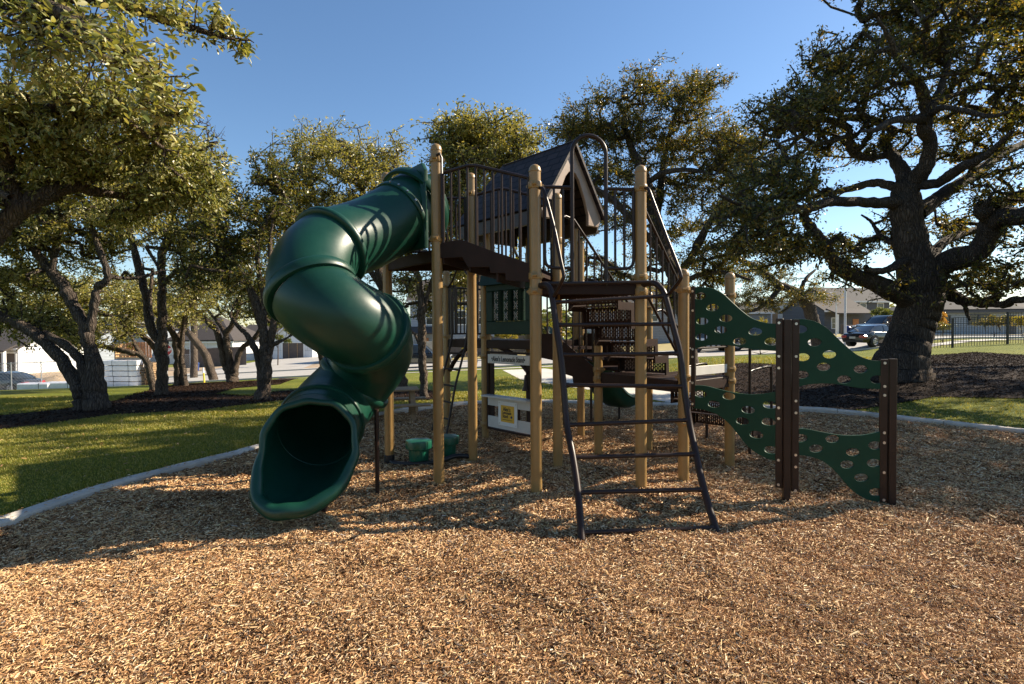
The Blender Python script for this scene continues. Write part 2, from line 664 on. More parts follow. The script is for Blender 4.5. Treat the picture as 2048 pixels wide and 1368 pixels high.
def chip_ground_mat(name, cols, scale, strength=1.0, spec=.1):
    """loose shredded wood: stretched voronoi flakes of many colours"""
    m, nt, b = _new(name)
    vec = coords(nt)
    w = nt.nodes.new('ShaderNodeTexNoise')
    w.inputs['Scale'].default_value = scale * .3
    nt.links.new(vec, w.inputs['Vector'])
    ad = node(nt, 'ShaderNodeVectorMath', operation='MULTIPLY_ADD')
    nt.links.new(w.outputs['Color'], ad.inputs[0])
    ad.inputs[1].default_value = (.22, .22, .22)
    nt.links.new(vec, ad.inputs[2])
    vo = nt.nodes.new('ShaderNodeTexVoronoi')
    vo.inputs['Scale'].default_value = scale
    nt.links.new(ad.outputs[0], vo.inputs['Vector'])
    sep = nt.nodes.new('ShaderNodeSeparateColor')
    nt.links.new(vo.outputs['Color'], sep.inputs[0])
    nt.links.new(ramp(nt, [(i / (len(cols) - 1), c) for i, c in enumerate(cols)], sep.outputs[0]), b.inputs['Base Color'])
    b.inputs['Roughness'].default_value = .85
    b.inputs['Specular IOR Level'].default_value = spec
    mm = node(nt, 'ShaderNodeMath', operation='MULTIPLY_ADD')
    nt.links.new(sep.outputs[1], mm.inputs[0])
    mm.inputs[1].default_value = 1.0
    nt.links.new(noise_t(nt, vec, scale * 2.2, 3, .7), mm.inputs[2])
    bump(nt, b, mm.outputs[0], strength, .03)
    return m


CHIP = [(.15, .072, .028), (.30, .148, .062), (.45, .245, .108), (.55, .33, .155), (.66, .435, .22), (.80, .60, .38)]
MT['lawn'] = lawn_mat()
MT['mulch'] = chip_ground_mat('wood_chip_ground', [tuple(x * .6 for x in c) for c in CHIP[:-1]], 38)
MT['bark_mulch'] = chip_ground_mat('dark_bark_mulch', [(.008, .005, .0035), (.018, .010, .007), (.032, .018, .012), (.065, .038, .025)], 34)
MT['chip'] = leaf_mat('wood_chip', CHIP, 0.0, .7, .25)
MT['chip_pale'] = leaf_mat('pale_wood_sliver', [(.55, .36, .14), (.66, .46, .20), (.80, .62, .34), (.62, .52, .40)], 0.0, .6, .3)
MT['chip_brown'] = leaf_mat('dark_wood_chip', [(.03, .014, .007), (.08, .036, .014), (.16, .075, .028), (.26, .13, .05)], 0.0, .75, .2)
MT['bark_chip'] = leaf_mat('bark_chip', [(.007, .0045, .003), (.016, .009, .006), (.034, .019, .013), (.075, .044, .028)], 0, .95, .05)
MT['blade'] = leaf_mat('grass_blade', [(.13, .15, .012), (.22, .22, .022), (.32, .28, .04), (.42, .34, .11)], .3, .6)
MT['roof_shingle'] = shingle_mat('moulded_shingles', (.036, .026, .026))
# ---------------------------------------------------------------- ground
def seg_dist(px, py, poly, closed=True):
    """signed distance (inside negative) from points to polygon, numpy"""
    n = len(poly)
    best = np.full(px.shape, 1e9)
    ins = np.zeros(px.shape, bool)
    for i in range(n if closed else n - 1):
        ax, ay = poly[i][0], poly[i][1]
        bx, by = poly[(i + 1) % n][0], poly[(i + 1) % n][1]
        dx, dy = bx - ax, by - ay
        L = dx * dx + dy * dy + 1e-12
        t = np.clip(((px - ax) * dx + (py - ay) * dy) / L, 0, 1)
        best = np.minimum(best, np.hypot(px - ax - t * dx, py - ay - t * dy))
        if closed:
            c = ((ay > py) != (by > py))
            xi = ax + (py - ay) / (by - ay + 1e-12) * dx
            ins ^= (c & (px < xi))
    return np.where(ins, -best, best)


kerb_pts = [G(-160, 1118), G(0, 1056), G(200, 986), G(350, 944), G(515, 902), G(660, 858), G(760, 833), G(860, 816),
            G(962, 808), G(1100, 806), G(1250, 811), G(1400, 813), G(1590, 820), G(1700, 828), G(1850, 845), G(2048, 867)]
kerb_line = crom([Vector((p.x, p.y, 0)) for p in kerb_pts], 6)
play_poly = [(p.x, p.y) for p in kerb_line] + [(9.6, 6.0), (10.2, 3.0), (9.5, -2), (6, -5), (-4, -5), (-7.0, -1.0), (-6.6, 1.8)]


def grid_axis(lo, hi, step, far):
    a = list(np.arange(lo, hi + 1e-6, step))
    s, x = step, hi
    while x < far:
        s *= 1.35
        x += s
        a.append(x)
    s, x = step, lo
    while x > -far:
        s *= 1.35
        x -= s
        a.insert(0, x)
    return np.array(a)


def lawn_h(X, Y):
    d = seg_dist(X, Y, play_poly)
    return terr(X, Y) - .13 + .15 * sstep(-.06, .34, d)


gx, gy = grid_axis(-45, 45, .4, 900), grid_axis(-6, 50, .4, 900)
X, Y = np.meshgrid(gx, gy)
Z = lawn_h(X.ravel(), Y.ravel())
co = np.column_stack([X.ravel(), Y.ravel(), Z])
nx, ny = len(gx), len(gy)
i = np.arange((nx - 1) * (ny - 1))
q = (i // (nx - 1)) * nx + i % (nx - 1)
struct(link_np('lawn', co, np.column_stack([q, q + 1, q + nx + 1, q + nx]), MT['lawn'], smooth=True))


def drape(name, poly, res, dz, m, smooth=True, rough=None):
    """sheet cut to an outline and laid on the terrain"""
    P = [Vector((p[0], p[1])) for p in poly]
    bd = []
    for a, b in zip(P, P[1:] + P[:1]):
        k = max(1, int((b - a).length / res))
        bd += [a.lerp(b, j / k) for j in range(k)]
    xs, ys = [p.x for p in bd], [p.y for p in bd]
    X, Y = np.meshgrid(np.arange(min(xs), max(xs), res), np.arange(min(ys), max(ys), res))
    X, Y = X.ravel(), Y.ravel()
    d = seg_dist(X, Y, [(p.x, p.y) for p in bd])
    k = d < -res * .4
    pts = bd + [Vector((a, b)) for a, b in zip(X[k], Y[k])]
    n = len(bd)
    vs, es, fs, *_ = delaunay_2d_cdt(pts, [(j, (j + 1) % n) for j in range(n)], [], 1, 1e-5)
    V2 = np.array([(v.x, v.y) for v in vs])
    z = terr(V2[:, 0], V2[:, 1]) + dz
    if rough is not None:
        z = z + rough(V2[:, 0], V2[:, 1])
    o = link_mesh(name, [(a, b, c) for (a, b), c in zip(V2, z)], [tuple(f) for f in fs], m, smooth=80 if smooth else None)
    return struct(o)


def mulch_rough(x, y):
    return .016 * np.sin(x * 1.7 + 1.1 * np.sin(y * 1.3)) + .014 * np.sin(y * 2.3 + x * .9) + .008 * np.sin(x * 5.1 + y * 3.7) + .010 * np.sin(x * 11.3 + 1.7 * np.sin(y * 4.1)) * np.sin(y * 9.7 + x * 2.3) + .007 * np.sin(x * 23 + 2 * np.sin(y * 8)) * np.sin(y * 19 + x * 5) + .008


struct(drape('wood_chip_bed', play_poly, .10, 0.0, MT['mulch'], rough=mulch_rough))

# kerb: a run of poured concrete, rounded top edge
kv, kf = [], []
prof = [(-.075, -.1), (-.075, .055), (-.06, .075), (.06, .075), (.075, .055), (.075, -.1)]
kl = crom([Vector((p.x, p.y, 0)) for p in kerb_pts], 10) + [Vector((9.6, 6.0, 0)), Vector((10.2, 3, 0)), Vector((9.5, -2, 0))]
rs = [kl[0]]
acc = 0.0
for p, q in zip(kl, kl[1:]):
    L_ = (q - p).length
    s_ = .15 - acc
    while s_ < L_:
        rs.append(p.lerp(q, s_ / L_))
        s_ += .15
    acc = (acc + L_) % .15
kl = rs
for c0_ in range(0, len(kl) - 1, 11):
    run = [p.copy() for p in kl[c0_:c0_ + 12]]
    if len(run) < 2:
        continue
    run[0] = run[0].lerp(run[1], .05)
    run[-1] = run[-1].lerp(run[-2], .05)
    dz = random.uniform(-.006, .006)
    n0 = len(kv)
    for j, p in enumerate(run):
        a, b = run[max(0, j - 1)], run[min(len(run) - 1, j + 1)]
        t = (b - a).normalized()
        s = Vector((-t.y, t.x, 0))
        z = T(p.x, p.y) + dz + .002 * math.sin(j * 1.7 + c0_)
        for (u, h) in prof:
            kv.append(p + s * u + Vector((0, 0, z + h)))
    for j in range(len(run) - 1):
        for k in range(5):
            o_ = n0 + j * 6 + k
            kf.append((o_, o_ + 1, o_ + 7, o_ + 6))
    kf.append(tuple(n0 + k for k in range(5, -1, -1)))
    kf.append(tuple(n0 + (len(run) - 1) * 6 + k for k in range(6)))
kb = link_mesh('border_kerb', kv, kf, MT['concrete'], smooth=30)
struct(kb)


def px_poly(pts):
    return [(q.x, q.y) for q in (G(*p) for p in pts)]


# dark bark mulch under the left trees, round the middle trees and under the big oak
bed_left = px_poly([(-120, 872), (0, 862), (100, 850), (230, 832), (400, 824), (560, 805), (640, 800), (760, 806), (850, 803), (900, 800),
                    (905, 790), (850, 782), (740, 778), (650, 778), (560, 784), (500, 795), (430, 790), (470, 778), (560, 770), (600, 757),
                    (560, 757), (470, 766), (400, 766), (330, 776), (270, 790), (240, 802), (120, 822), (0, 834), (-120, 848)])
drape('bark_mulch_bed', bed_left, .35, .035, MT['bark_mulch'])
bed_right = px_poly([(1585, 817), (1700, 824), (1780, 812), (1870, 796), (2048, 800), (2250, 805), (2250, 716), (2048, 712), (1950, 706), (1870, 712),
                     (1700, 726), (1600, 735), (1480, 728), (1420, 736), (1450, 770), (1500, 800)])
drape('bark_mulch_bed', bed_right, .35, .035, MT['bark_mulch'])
# footpath from the street to the play area
path_poly = px_poly([(1005, 741), (1090, 738), (1180, 752), (1330, 768), (1405, 786), (1405, 809), (1345, 809), (1240, 790), (1130, 775), (1040, 760)])
drape('footpath', path_poly, .4, .03, MT['walk'])
# street, its far kerb, the near sidewalk and the ground of the houses
nearY = [(-90, 33.0), (-45, 34.5), (-34, 36), (-25, 38), (-10, 38.5), (-4, 38.5), (6, 37.5), (14, 36.5), (22, 36), (40, 36), (90, 34)]
farY = [(x, y + 9.0) for x, y in nearY]
drape('street', nearY + farY[::-1], 1.5, .035, MT['asphalt'])
drape('sidewalk', [(x, y - 3.2) for x, y in nearY[2:]] + [(x, y - 1.8) for x, y in nearY[2:]][::-1], 1.2, .04, MT['walk'])
drape('sidewalk', [(x, y + 10.4) for x, y in nearY] + [(x, y + 11.8) for x, y in nearY][::-1], 1.2, .04, MT['walk'])
for off in (-.16, 9.0):
    vs, fs = [], []
    pts = crom([Vector((x, y + off, 0)) for x, y in nearY], 8)
    for j, p in enumerate(pts):
        z = T(p.x, p.y)
        for (u, h) in [(0, -.1), (0, .13), (.16, .13), (.16, -.1)]:
            vs.append((p.x, p.y + u, z + h))
    for j in range(len(pts) - 1):
        for k in range(3):
            fs.append((j * 4 + k, j * 4 + k + 1, j * 4 + 5 + k, j * 4 + 4 + k))
    struct(link_mesh('street_kerb', vs, fs, MT['walk']))
drape('bare_dirt', [(-95, 47), (-34, 48.5), (-14, 50.5), (-14, 64), (-34, 70), (-95, 72)], 1.5, .035, MT['dirt'])
drape('dry_grass_verge', [(-14, 50.6), (2, 49.8), (30, 48), (95, 46), (95, 120), (-14, 120)], 3, .03, MT['dry_grass'])
drape('side_street', [(-30, 47.5), (-19, 48.5), (-26, 76), (-40, 120), (-52, 120), (-36, 76)], 1.5, .05, MT['asphalt'])


# ---------------------------------------------------------------- loose chips, grass blades
def chips(name, px, py, pz, L, W, H, tilt, m, kind='stuff'):
    n = len(px)
    a = np.random.uniform(0, 2 * np.pi, n)
    t = np.random.normal(0, tilt, n)
    r = np.random.normal(0, tilt * 1.2, n)
    ux = np.column_stack([np.cos(a) * np.cos(t), np.sin(a) * np.cos(t), np.sin(t)])
    side = np.column_stack([-np.sin(a) * np.cos(r), np.cos(a) * np.cos(r), np.sin(r)])
    nn = np.cross(ux, side)
    c = np.column_stack([px, py, pz])
    L, W, H = L[:, None], W[:, None], H[:, None]
    taper = np.random.uniform(.35, 1, n)[:, None]
    v = np.empty((n, 6, 3))
    v[:, 0] = c - ux * L - side * W
    v[:, 1] = c - ux * L + side * W * taper
    v[:, 2] = c + ux * L + side * W
    v[:, 3] = c + ux * L - side * W * taper
    v[:, 4] = c - ux * L * .8 + nn * H
    v[:, 5] = c + ux * L * .8 + nn * H
    b = np.arange(n)[:, None] * 6
    q = np.concatenate([b + np.array([[0, 3, 5, 4]]), b + np.array([[1, 4, 5, 2]])], 0)
    o = link_np(name, v.reshape(-1, 3), q, m)
    return struct(o, kind)


def scatter(n, x0, x1, y0, y1, poly, dens):
    x = np.random.uniform(x0, x1, n)
    y = np.random.uniform(y0, y1, n)
    k = (seg_dist(x, y, poly) < -.08) & (np.abs(x) < y * 1.05 + 1.2) & (np.random.rand(n) < dens(y))
    return x[k], y[k]


for name, tot, seed_l, wlo, whi, hlo, hhi, tilt, m, mask in (
        ('loose_wood_chips', 1350000, .0038, .0018, .0048, .002, .006, .34, 'chip', None),
        ('loose_wood_chips', 70000, .0070, .0026, .0070, .002, .006, .30, 'chip_pale', None),
        ('loose_wood_chips', 420000, .0050, .0025, .0070, .003, .008, .40, 'chip_brown', 1)):
    cx, cy = scatter(tot, -6, 9, 1.9, 11.6, play_poly, lambda y: np.clip((3.6 / y) ** 1.7, 0, 1))
    if mask:
        f = np.sin(cx * 2.1 + 2 * np.sin(cy * 1.7)) * np.sin(cy * 3.3 + cx * .8) + .6 * np.sin(cx * 7.3 + cy * 5.1) * np.sin(cy * 8.9 - cx * 3.1)
        k = f > np.random.uniform(.2, 1.1, len(cx))
        cx, cy = cx[k], cy[k]
    n = len(cx)
    big = np.clip(cy / 4.8, .66, 1.15)
    L = np.random.gamma(2.6, seed_l, n) * big + .004
    W = np.random.uniform(wlo, whi, n) * big
    cz = mulch_rough(cx, cy) + .004 + np.random.uniform(0, .016, n)
    chips(name, cx, cy, cz, np.minimum(L, .045), W, np.random.uniform(hlo, hhi, n) * big, tilt, MT[m])

# chips kicked up onto the kerb and over it
idx = np.random.randint(0, len(kl) - 1, 2600)
kp = np.array([(p.x, p.y) for p in kl])
kt = kp[idx + 1] - kp[idx]
kt /= np.linalg.norm(kt, axis=1, keepdims=True)
of = np.random.normal(-.02, .09, len(idx))
ex_ = kp[idx] + kt * np.random.uniform(0, .15, len(idx))[:, None] + np.column_stack([-kt[:, 1], kt[:, 0]]) * of[:, None]
ez = np.where(np.abs(of) < .07, .082, .03) + terr(ex_[:, 0], ex_[:, 1])
ne = len(idx)
chips('stray_wood_chips', ex_[:, 0], ex_[:, 1], ez, np.random.uniform(.006, .02, ne), np.random.uniform(.002, .006, ne), np.random.uniform(.002, .005, ne), .2, MT['chip'])

for poly, (x0, x1, y0, y1), nn in ((bed_left, (-16, 1, 8, 30), 60000), (bed_right, (3, 20, 9, 24), 50000)):
    x = np.random.uniform(x0, x1, nn)
    y = np.random.uniform(y0, y1, nn)
    k = seg_dist(x, y, poly) < .05
    x, y = x[k], y[k]
    n = len(x)
    chips('loose_bark', x, y, terr(x, y) + .04 + np.random.uniform(0, .02, n), np.random.uniform(.010, .035, n), np.random.uniform(.004, .011, n),
          np.random.uniform(.004, .012, n), .35, MT['bark_chip'])


def blades(name, x, y, hgt, m):
    n = len(x)
    a = np.random.uniform(0, 2 * np.pi, n)
    lean = np.random.uniform(.1, .9, n)
    h = np.random.uniform(.5, 1.2, n) * hgt
    w = h * .12 + .002
    z = lawn_h(x, y) - .004
    b = np.column_stack([x, y, z])
    s = np.column_stack([np.cos(a), np.sin(a), np.zeros(n)])
    f = np.column_stack([-np.sin(a), np.cos(a), np.zeros(n)])
    v = np.empty((n, 4, 3))
    v[:, 0] = b - s * w[:, None]
    v[:, 1] = b + s * w[:, None]
    v[:, 2] = b + f * (h * lean * .5)[:, None] + s * (w * .7)[:, None] + np.column_stack([np.zeros(n), np.zeros(n), h * .7])
    v[:, 3] = b + f * (h * lean)[:, None] + np.column_stack([np.zeros(n), np.zeros(n), h])
    return struct(link_np(name, v.reshape(-1, 3), np.arange(n * 4).reshape(-1, 4), m), 'stuff')


def lawn_pts(n, x0, x1, y0, y1, pw):
    x = np.random.uniform(x0, x1, n)
    y = np.random.uniform(y0, y1, n)
    k = (seg_dist(x, y, play_poly) > .07) & (seg_dist(x, y, bed_left) > 0) & (seg_dist(x, y, bed_right) > 0)
    k &= seg_dist(x, y, path_poly) > 0
    k &= (np.abs(x) < y * 1.05 + 1) & (np.random.rand(n) < np.clip((6.0 / y) ** pw, 0, 1))
    return x[k], y[k]


x, y = lawn_pts(520000, -14, -1.0, 4, 15, 1.3)
blades('lawn_grass', x, y, np.clip(y * .0036, .018, .045), MT['blade'])
x, y = lawn_pts(160000, -1.0, 14, 8, 24, 1.2)
blades('lawn_grass', x, y, np.clip(y * .0036, .018, .06), MT['blade'])
# fallen leaves on the chips and the lawn
n = 900
x, y = np.random.uniform(-8, 9, n), np.random.uniform(2.2, 11, n)
k = np.abs(x) < y * 1.02
x, y = x[k], y[k]
n = len(x)
z = np.where(seg_dist(x, y, play_poly) < 0, mulch_rough(x, y) + .022, lawn_h(x, y) + .035)
chips('fallen_leaves', x, y, z, np.random.uniform(.016, .03, n), np.random.uniform(.007, .012, n), np.random.uniform(.001, .004, n), .3,
      leaf_mat('dry_leaf', [(.16, .08, .03), (.35, .2, .08), (.45, .30, .14), (.5, .2, .06)], .1, .6))
# ---------------------------------------------------------------- the play structure
PX = {'A': (878, 968), 'B': (1073, 990), 'C': (1282, 980), 'D': (946, 926), 'E': (779, 926), 'H': (1116, 941), 'F': (971, 874), 'K': (895, 853),
      'M': (1162, 876), 'J': (1197, 910), 'L': (1297, 899), 'N': (1367, 962), 'O': (1459, 930), 'I': (1074, 897)}
P = {k: Vector((G(*v).x, G(*v).y, 0)) for k, v in PX.items()}
P['Q'] = P['F'] + (P['M'] - P['I'])
P['S'] = P['K'] + (P['Q'] - P['F']) * .95
TOP = {'A': 3.54, 'B': 3.2, 'C': 3.23, 'D': 3.5, 'E': 3.52, 'H': 3.16, 'F': 2.62, 'K': 2.62, 'M': 2.95, 'J': 1.5, 'L': 2.12, 'N': 2.24, 'O': 2.27, 'I': 2.62, 'Q': 2.9, 'S': 2.62}
CLAMP = {'A': (3.38, 2.56), 'B': (3.0, 2.13, 1.98), 'C': (3.0, 2.13, 1.98), 'D': (3.25, 2.5), 'E': (3.3, 2.5), 'H': (2.62, 2.1), 'F': (1.52, 1.22, .2), 'K': (1.52, 2.36),
         'M': (1.5, 2.3), 'J': (1.1, .98), 'L': (1.1, .98, 1.9), 'N': (2.02, 1.1, .62), 'O': (1.14, 1.0, 2.0), 'I': (1.5, .2), 'Q': (1.5,), 'S': (1.5,)}
LOOKS = {'E': 'tan post with a black rubber boot round its foot'}
play = thing('play_structure', 'brown and tan playground tower with a twisting green tube slide and a small gabled roof', 'playground',
             (P['I'].x, P['I'].y, 0))
RP = .056
for k in P:
    p, h = P[k], TOP[k]
    prof = [(RP, -.15), (RP, h - .075), (RP + .004, h - .07), (RP + .004, h - .055)] + \
           [((RP + .002) * math.cos(a), h - .05 + .052 * math.sin(a)) for a in (0, .35, .7, 1.0, 1.25, 1.45)]
    po = MB().lathe(p, prof, 24).build('post', MT['tan'], play, 35)
    for z in CLAMP[k]:
        c = MB()
        r2 = RP + .011
        c.lathe(p, [(RP + .001, z - .032), (r2 - .003, z - .032), (r2, z - .024), (r2, z + .024), (r2 - .003, z + .032), (RP + .001, z + .032)], 24)
        for a in (0.4, 2.5, 4.6):
            q = p + Vector((math.cos(a), math.sin(a), 0)) * (r2 + .008)
            c.tube([q + Vector((-math.sin(a) * .022, math.cos(a) * .022, z)), q + Vector((math.sin(a) * .022, -math.cos(a) * .022, z))], .016, 8)
        c.build('clamp', MT['tan'], po, 40)
bt = MB().lathe(P['E'], [(RP + .004, -.05), (RP + .007, -.04), (RP + .007, .10), (RP + .002, .105)], 20)
bt.build('rubber_boot', MT['black'], play)


def ed(a, b, t, z, off=0.0):
    p = P[a].lerp(P[b], t)
    d = (P[b] - P[a]).normalized()
    return Vector((p.x + d.y * off, p.y - d.x * off, z))


def cen(ks):
    c = Vector((0, 0, 0))
    for k in ks:
        c += P[k]
    return c / len(ks)


def deck(ks, z, th=.05, skirt=.13):
    poly = [(P[k].x, P[k].y) for k in ks]
    d = MB().prism(poly, z - th, z).build('deck', MT['brown_deck'], play, 30)
    s = MB()
    for a, b in zip(ks, ks[1:] + ks[:1]):
        s.beam(ed(a, b, .05, z - skirt / 2 - .002), ed(a, b, .95, z - skirt / 2 - .002), .035, skirt - .008, ch=.004)
    s.build('beam', MT['brown_deck'], d, 30)
    return d


deck('EAD', 2.46)
deck('BCH', 2.08)
deck('FIMQ', 1.47)
deck('KFQS', 1.47)
deck('JNOL', 1.06)


def barrier(a, b, prof, bot, n, t0=.07, t1=.93, r=.016, off=0.0, rb=.0115, bottom_rail=True, name='barrier'):
    """railing between two posts: prof/bot are (t, z) height lines of its top and bottom"""
    f = lambda L, t: float(np.interp(t, [q[0] for q in L], [q[1] for q in L]))
    br = MB().tube([ed(a, b, t, f(prof, t), off) for t in np.linspace(t0, t1, 24)], r, 10).build(name, MT['brown'], play)
    if bottom_rail:
        MB().tube([ed(a, b, t, f(bot, t), off) for t in np.linspace(t0, t1, 12)], r * .9, 8).build('bottom_rail', MT['brown'], br)
    for k in range(n):
        t = t0 + (t1 - t0) * k / (n - 1)
        MB().tube([ed(a, b, t, f(bot, t) - (0 if bottom_rail else .1), off), ed(a, b, t, f(prof, t), off)], rb if 0 < k < n - 1 else r, 8).build('baluster', MT['brown'], br)
    return br


# stepped link from the slide deck down to the ladder deck, with its two arched railings
side_top = [(.04, 2.50), (.11, 2.52), (.28, 2.53), (.6, 2.39), (.85, 2.295), (.92, 2.26), (.96, 2.26)]
side_bot = [(.96, 2.07), (.72, 2.10), (.72, 2.17), (.57, 2.18), (.56, 2.24), (.34, 2.25), (.31, 2.30), (.28, 2.355), (.05, 2.355)]
for a, b in (('A', 'B'), ('D', 'H')):
    n = Vector((P[b].y - P[a].y, -(P[b].x - P[a].x), 0)).normalized() * .045
    MB().slab([ed(a, b, t, z) for t, z in side_top + side_bot], n).build('step_side_panel', MT['brown_deck'], play, 20)
    barrier(a, b, [(.04, 3.225), (.12, 3.24), (.34, 3.275), (.42, 3.265), (.95, 3.075)], side_top, 11, .07, .94, .017, 0, .012, False)
for (t0, t1, z) in ((.06, .34, 2.40), (.34, .62, 2.30), (.62, .95, 2.19)):
    MB().slab([ed('A', 'B', t0, z), ed('A', 'B', t1, z), ed('D', 'H', t1, z), ed('D', 'H', t0, z)], (0, 0, .04)).build('step', MT['brown_deck'], play, 20)
    MB().slab([ed('A', 'B', t0 + .01, z - .1), ed('D', 'H', t0 + .01, z - .1), ed('D', 'H', t0 + .01, z - .02), ed('A', 'B', t0 + .01, z - .02)],
              (P['B'] - P['A']).normalized() * .02).build('riser', MT['brown_deck'], play, 20)
# upright grab bar beside the slide opening
MB().tube([ed('A', 'B', .03, 3.40, .05), ed('A', 'B', .065, 3.42, .05), ed('A', 'B', .085, 3.37, .05), ed('A', 'B', .085, 2.56, .05)], .015, 8).build('grab_bar', MT['brown'], play)
barrier('E', 'D', [(0, 3.2), (1, 3.2)], [(0, 2.56), (1, 2.56)], 9)

# ladder deck: two short railings, a tall loop between them
for (t0, t1) in ((.09, .345), (.665, .93)):
    zt, zb = 2.99, 2.21
    inner, outer = (t1, t0) if t0 < .5 else (t0, t1)
    br = MB().tube([ed('B', 'C', t0, zt), ed('B', 'C', t1, zt)], .017, 10).build('barrier', MT['brown'], play)
    s = 1 if outer < inner else -1
    MB().tube(crom([ed('B', 'C', outer, zt), ed('B', 'C', outer, 2.6), ed('B', 'C', outer, zb + .09), ed('B', 'C', outer + s * .03, zb + .015), ed('B', 'C', outer + s * .09, zb),
                    ed('B', 'C', inner, zb)], 6), .016, 10).build('bottom_rail', MT['brown'], br)
    for k in (1, 2):
        t = outer + (inner - outer) * k / 3
        MB().tube([ed('B', 'C', t, zb), ed('B', 'C', t, zt)], .0125, 8).build('baluster', MT['brown'], br)
c0, c1 = .345, .665
arc = [ed('B', 'C', .505 - .16 * math.cos(a), 3.33 + .17 * math.sin(a)) for a in np.linspace(0, math.pi, 15)]
lp = MB().tube([ed('B', 'C', c0, 2.03)] + arc + [ed('B', 'C', c1, 2.03)], .02, 12).build('arch_loop', MT['brown'], play)
for t in (c0, c1):
    MB().tube([ed('B', 'C', t, 2.06, .015), ed('B', 'C', t, 2.06, .035)], .016, 10).build('bolt', MT['bolt'], lp)

# inclined ladder
lad = MB()


def zY(px, py, Y):
    return V(px, py, Y)


yB, yC = P['B'].y, P['C'].y
Lr = [zY(1080, 572, yB - .03), zY(1092, 570, yB - .09), zY(1101, 580, yB - .14), zY(1106, 605, yB - .19), zY(1112, 650, yB - .24), zY(1121, 710, yB - .31), zY(1127, 770, yB - .37), zY(1134, 850, yB - .47),
      zY(1146, 915, yB - .66), zY(1156, 985, yB - .86), zY(1164, 1082, yB - 1.13)]
Rr = [zY(1284, 570, yC - .03), zY(1306, 566, yC - .09), zY(1320, 575, yC - .14), zY(1330, 592, yC - .19), zY(1345, 648, yC - .25), zY(1360, 707, yC - .32), zY(1368, 773, yC - .38), zY(1378, 840, yC - .48),
      zY(1392, 908, yC - .68), zY(1408, 979, yC - .88), zY(1437, 1076, yC - 1.16)]
lad = MB().tube(crom(Lr, 6), .030, 12).tube(crom(Rr, 6), .030, 12).build('ladder', MT['brown'], play)
for j in range(11):
    if j in (0, 1):
        continue
    a, b = Lr[j], Rr[j]
    if j == 2:
        a, b = Lr[1] + Vector((0, 0, .01)), Rr[1] + Vector((0, 0, .01))
    if j == 10:
        a, b = Lr[10].lerp(Lr[9], .16), Rr[10].lerp(Rr[9], .2)
    d = (b - a).normalized()
    m = MB().tube([a, b], .0185, 10)
    if j > 2:
        m.tube([a + d * .02, a + d * .05], .022, 10).tube([b - d * .05, b - d * .02], .022, 10)
    m.build('rung', MT['brown'], lad)
for k, s in (('B', Lr), ('C', Rr)):
    y = P[k].y
    if k == 'B':
        pts = [zY(1080, 376, y - .05), zY(1086, 378, y - .09), zY(1092, 396, y - .13), zY(1108, 456, y - .22), zY(1121, 520, y - .33), zY(1127, 548, y - .37), zY(1125, 560, y - .36), zY(1108, 592, y - .2)]
    else:
        pts = [zY(1290, 376, y - .05), zY(1297, 379, y - .09), zY(1306, 402, y - .13), zY(1329, 464, y - .22), zY(1353, 525, y - .33), zY(1361, 548, y - .37), zY(1360, 560, y - .36), zY(1338, 588, y - .2)]
    MB().tube(crom(pts, 5), .0175, 10).build('hand_rail', MT['brown'], play)


# perforated steps ------------------------------------------------------------
def perforated(width, height, nu, nv, margin=.035):
    holes = []
    du = (width - 2 * margin) / nu
    dv = (height - 2 * margin * .7) / nv
    for i in range(nu):
        for j in range(nv):
            u = -width / 2 + margin + (i + .5) * du
            v = -height / 2 + margin * .7 + (j + .5 + (.28 if i % 2 else -.18)) * dv
            a, b = du * .22, dv * .36
            holes.append([(u - a, v - b), (u + a, v - b), (u + a, v + b), (u - a, v + b)])
    o = [(-width / 2, -height / 2), (width / 2, -height / 2), (width / 2, height / 2), (-width / 2, height / 2)]
    return cut_plate(o, holes, .006)


def plate_at(o, ux, uy, plate, name, m, parent):
    M = frame3(o, ux, uy)
    vs, fs = plate
    return link_mesh(name, [M @ v for v in vs], fs, m, parent, smooth=30)


def stair(c0, side, out, width, z0, z1, n, run, nu=22, nv=3):
    """flight from height z0 to z1: risers and treads of perforated plate between two side plates"""
    side, out = side.normalized(), out.normalized()
    h = (z0 - z1) / n
    st = MB()
    for s in (-1, 1):
        e = c0 + side * (s * (width / 2 + .012))
        up = [(-.01, z0 + .02), (0, z0 + .02)]
        for k in range(n):
            up += [(run * k + .002 * k, z0 - h * (k + 1) + .03), (run * (k + 1), z0 - h * (k + 1) + .03)]
        up = up[1:]
        pts = [e + out * x + Vector((0, 0, z)) for x, z in up]
        low = [e + out * (x - .06) + Vector((0, 0, z - .085)) for x, z in up[::-1]]
        st.slab(pts + low, side * .022)
    so = st.build('stair', MT['brown_deck'], play, 20)
    pr = perforated(width, h - .03, nu, nv)
    pt = perforated(width, run + .02, nu, 3)
    for k in range(n):
        o = c0 + out * (run * k + .01)
        plate_at(o + Vector((0, 0, z0 - h * (k + .5))), side, (0, 0, 1), pr, 'riser', MT['brown_deck'], so)
        if k < n - 1:
            plate_at(o + out * (run / 2) + Vector((0, 0, z0 - h * (k + 1) - .004)), side, out, pt, 'tread', MT['brown_deck'], so)
    return so


wdir = (P['C'] - P['H']).normalized()
ndir = Vector((-wdir.y, wdir.x, 0))
if ndir.y < 0:
    ndir = -ndir
stair(P['H'] + wdir * .37 + ndir * .22, wdir, ndir, .64, 2.08, 1.06, 5, .25)


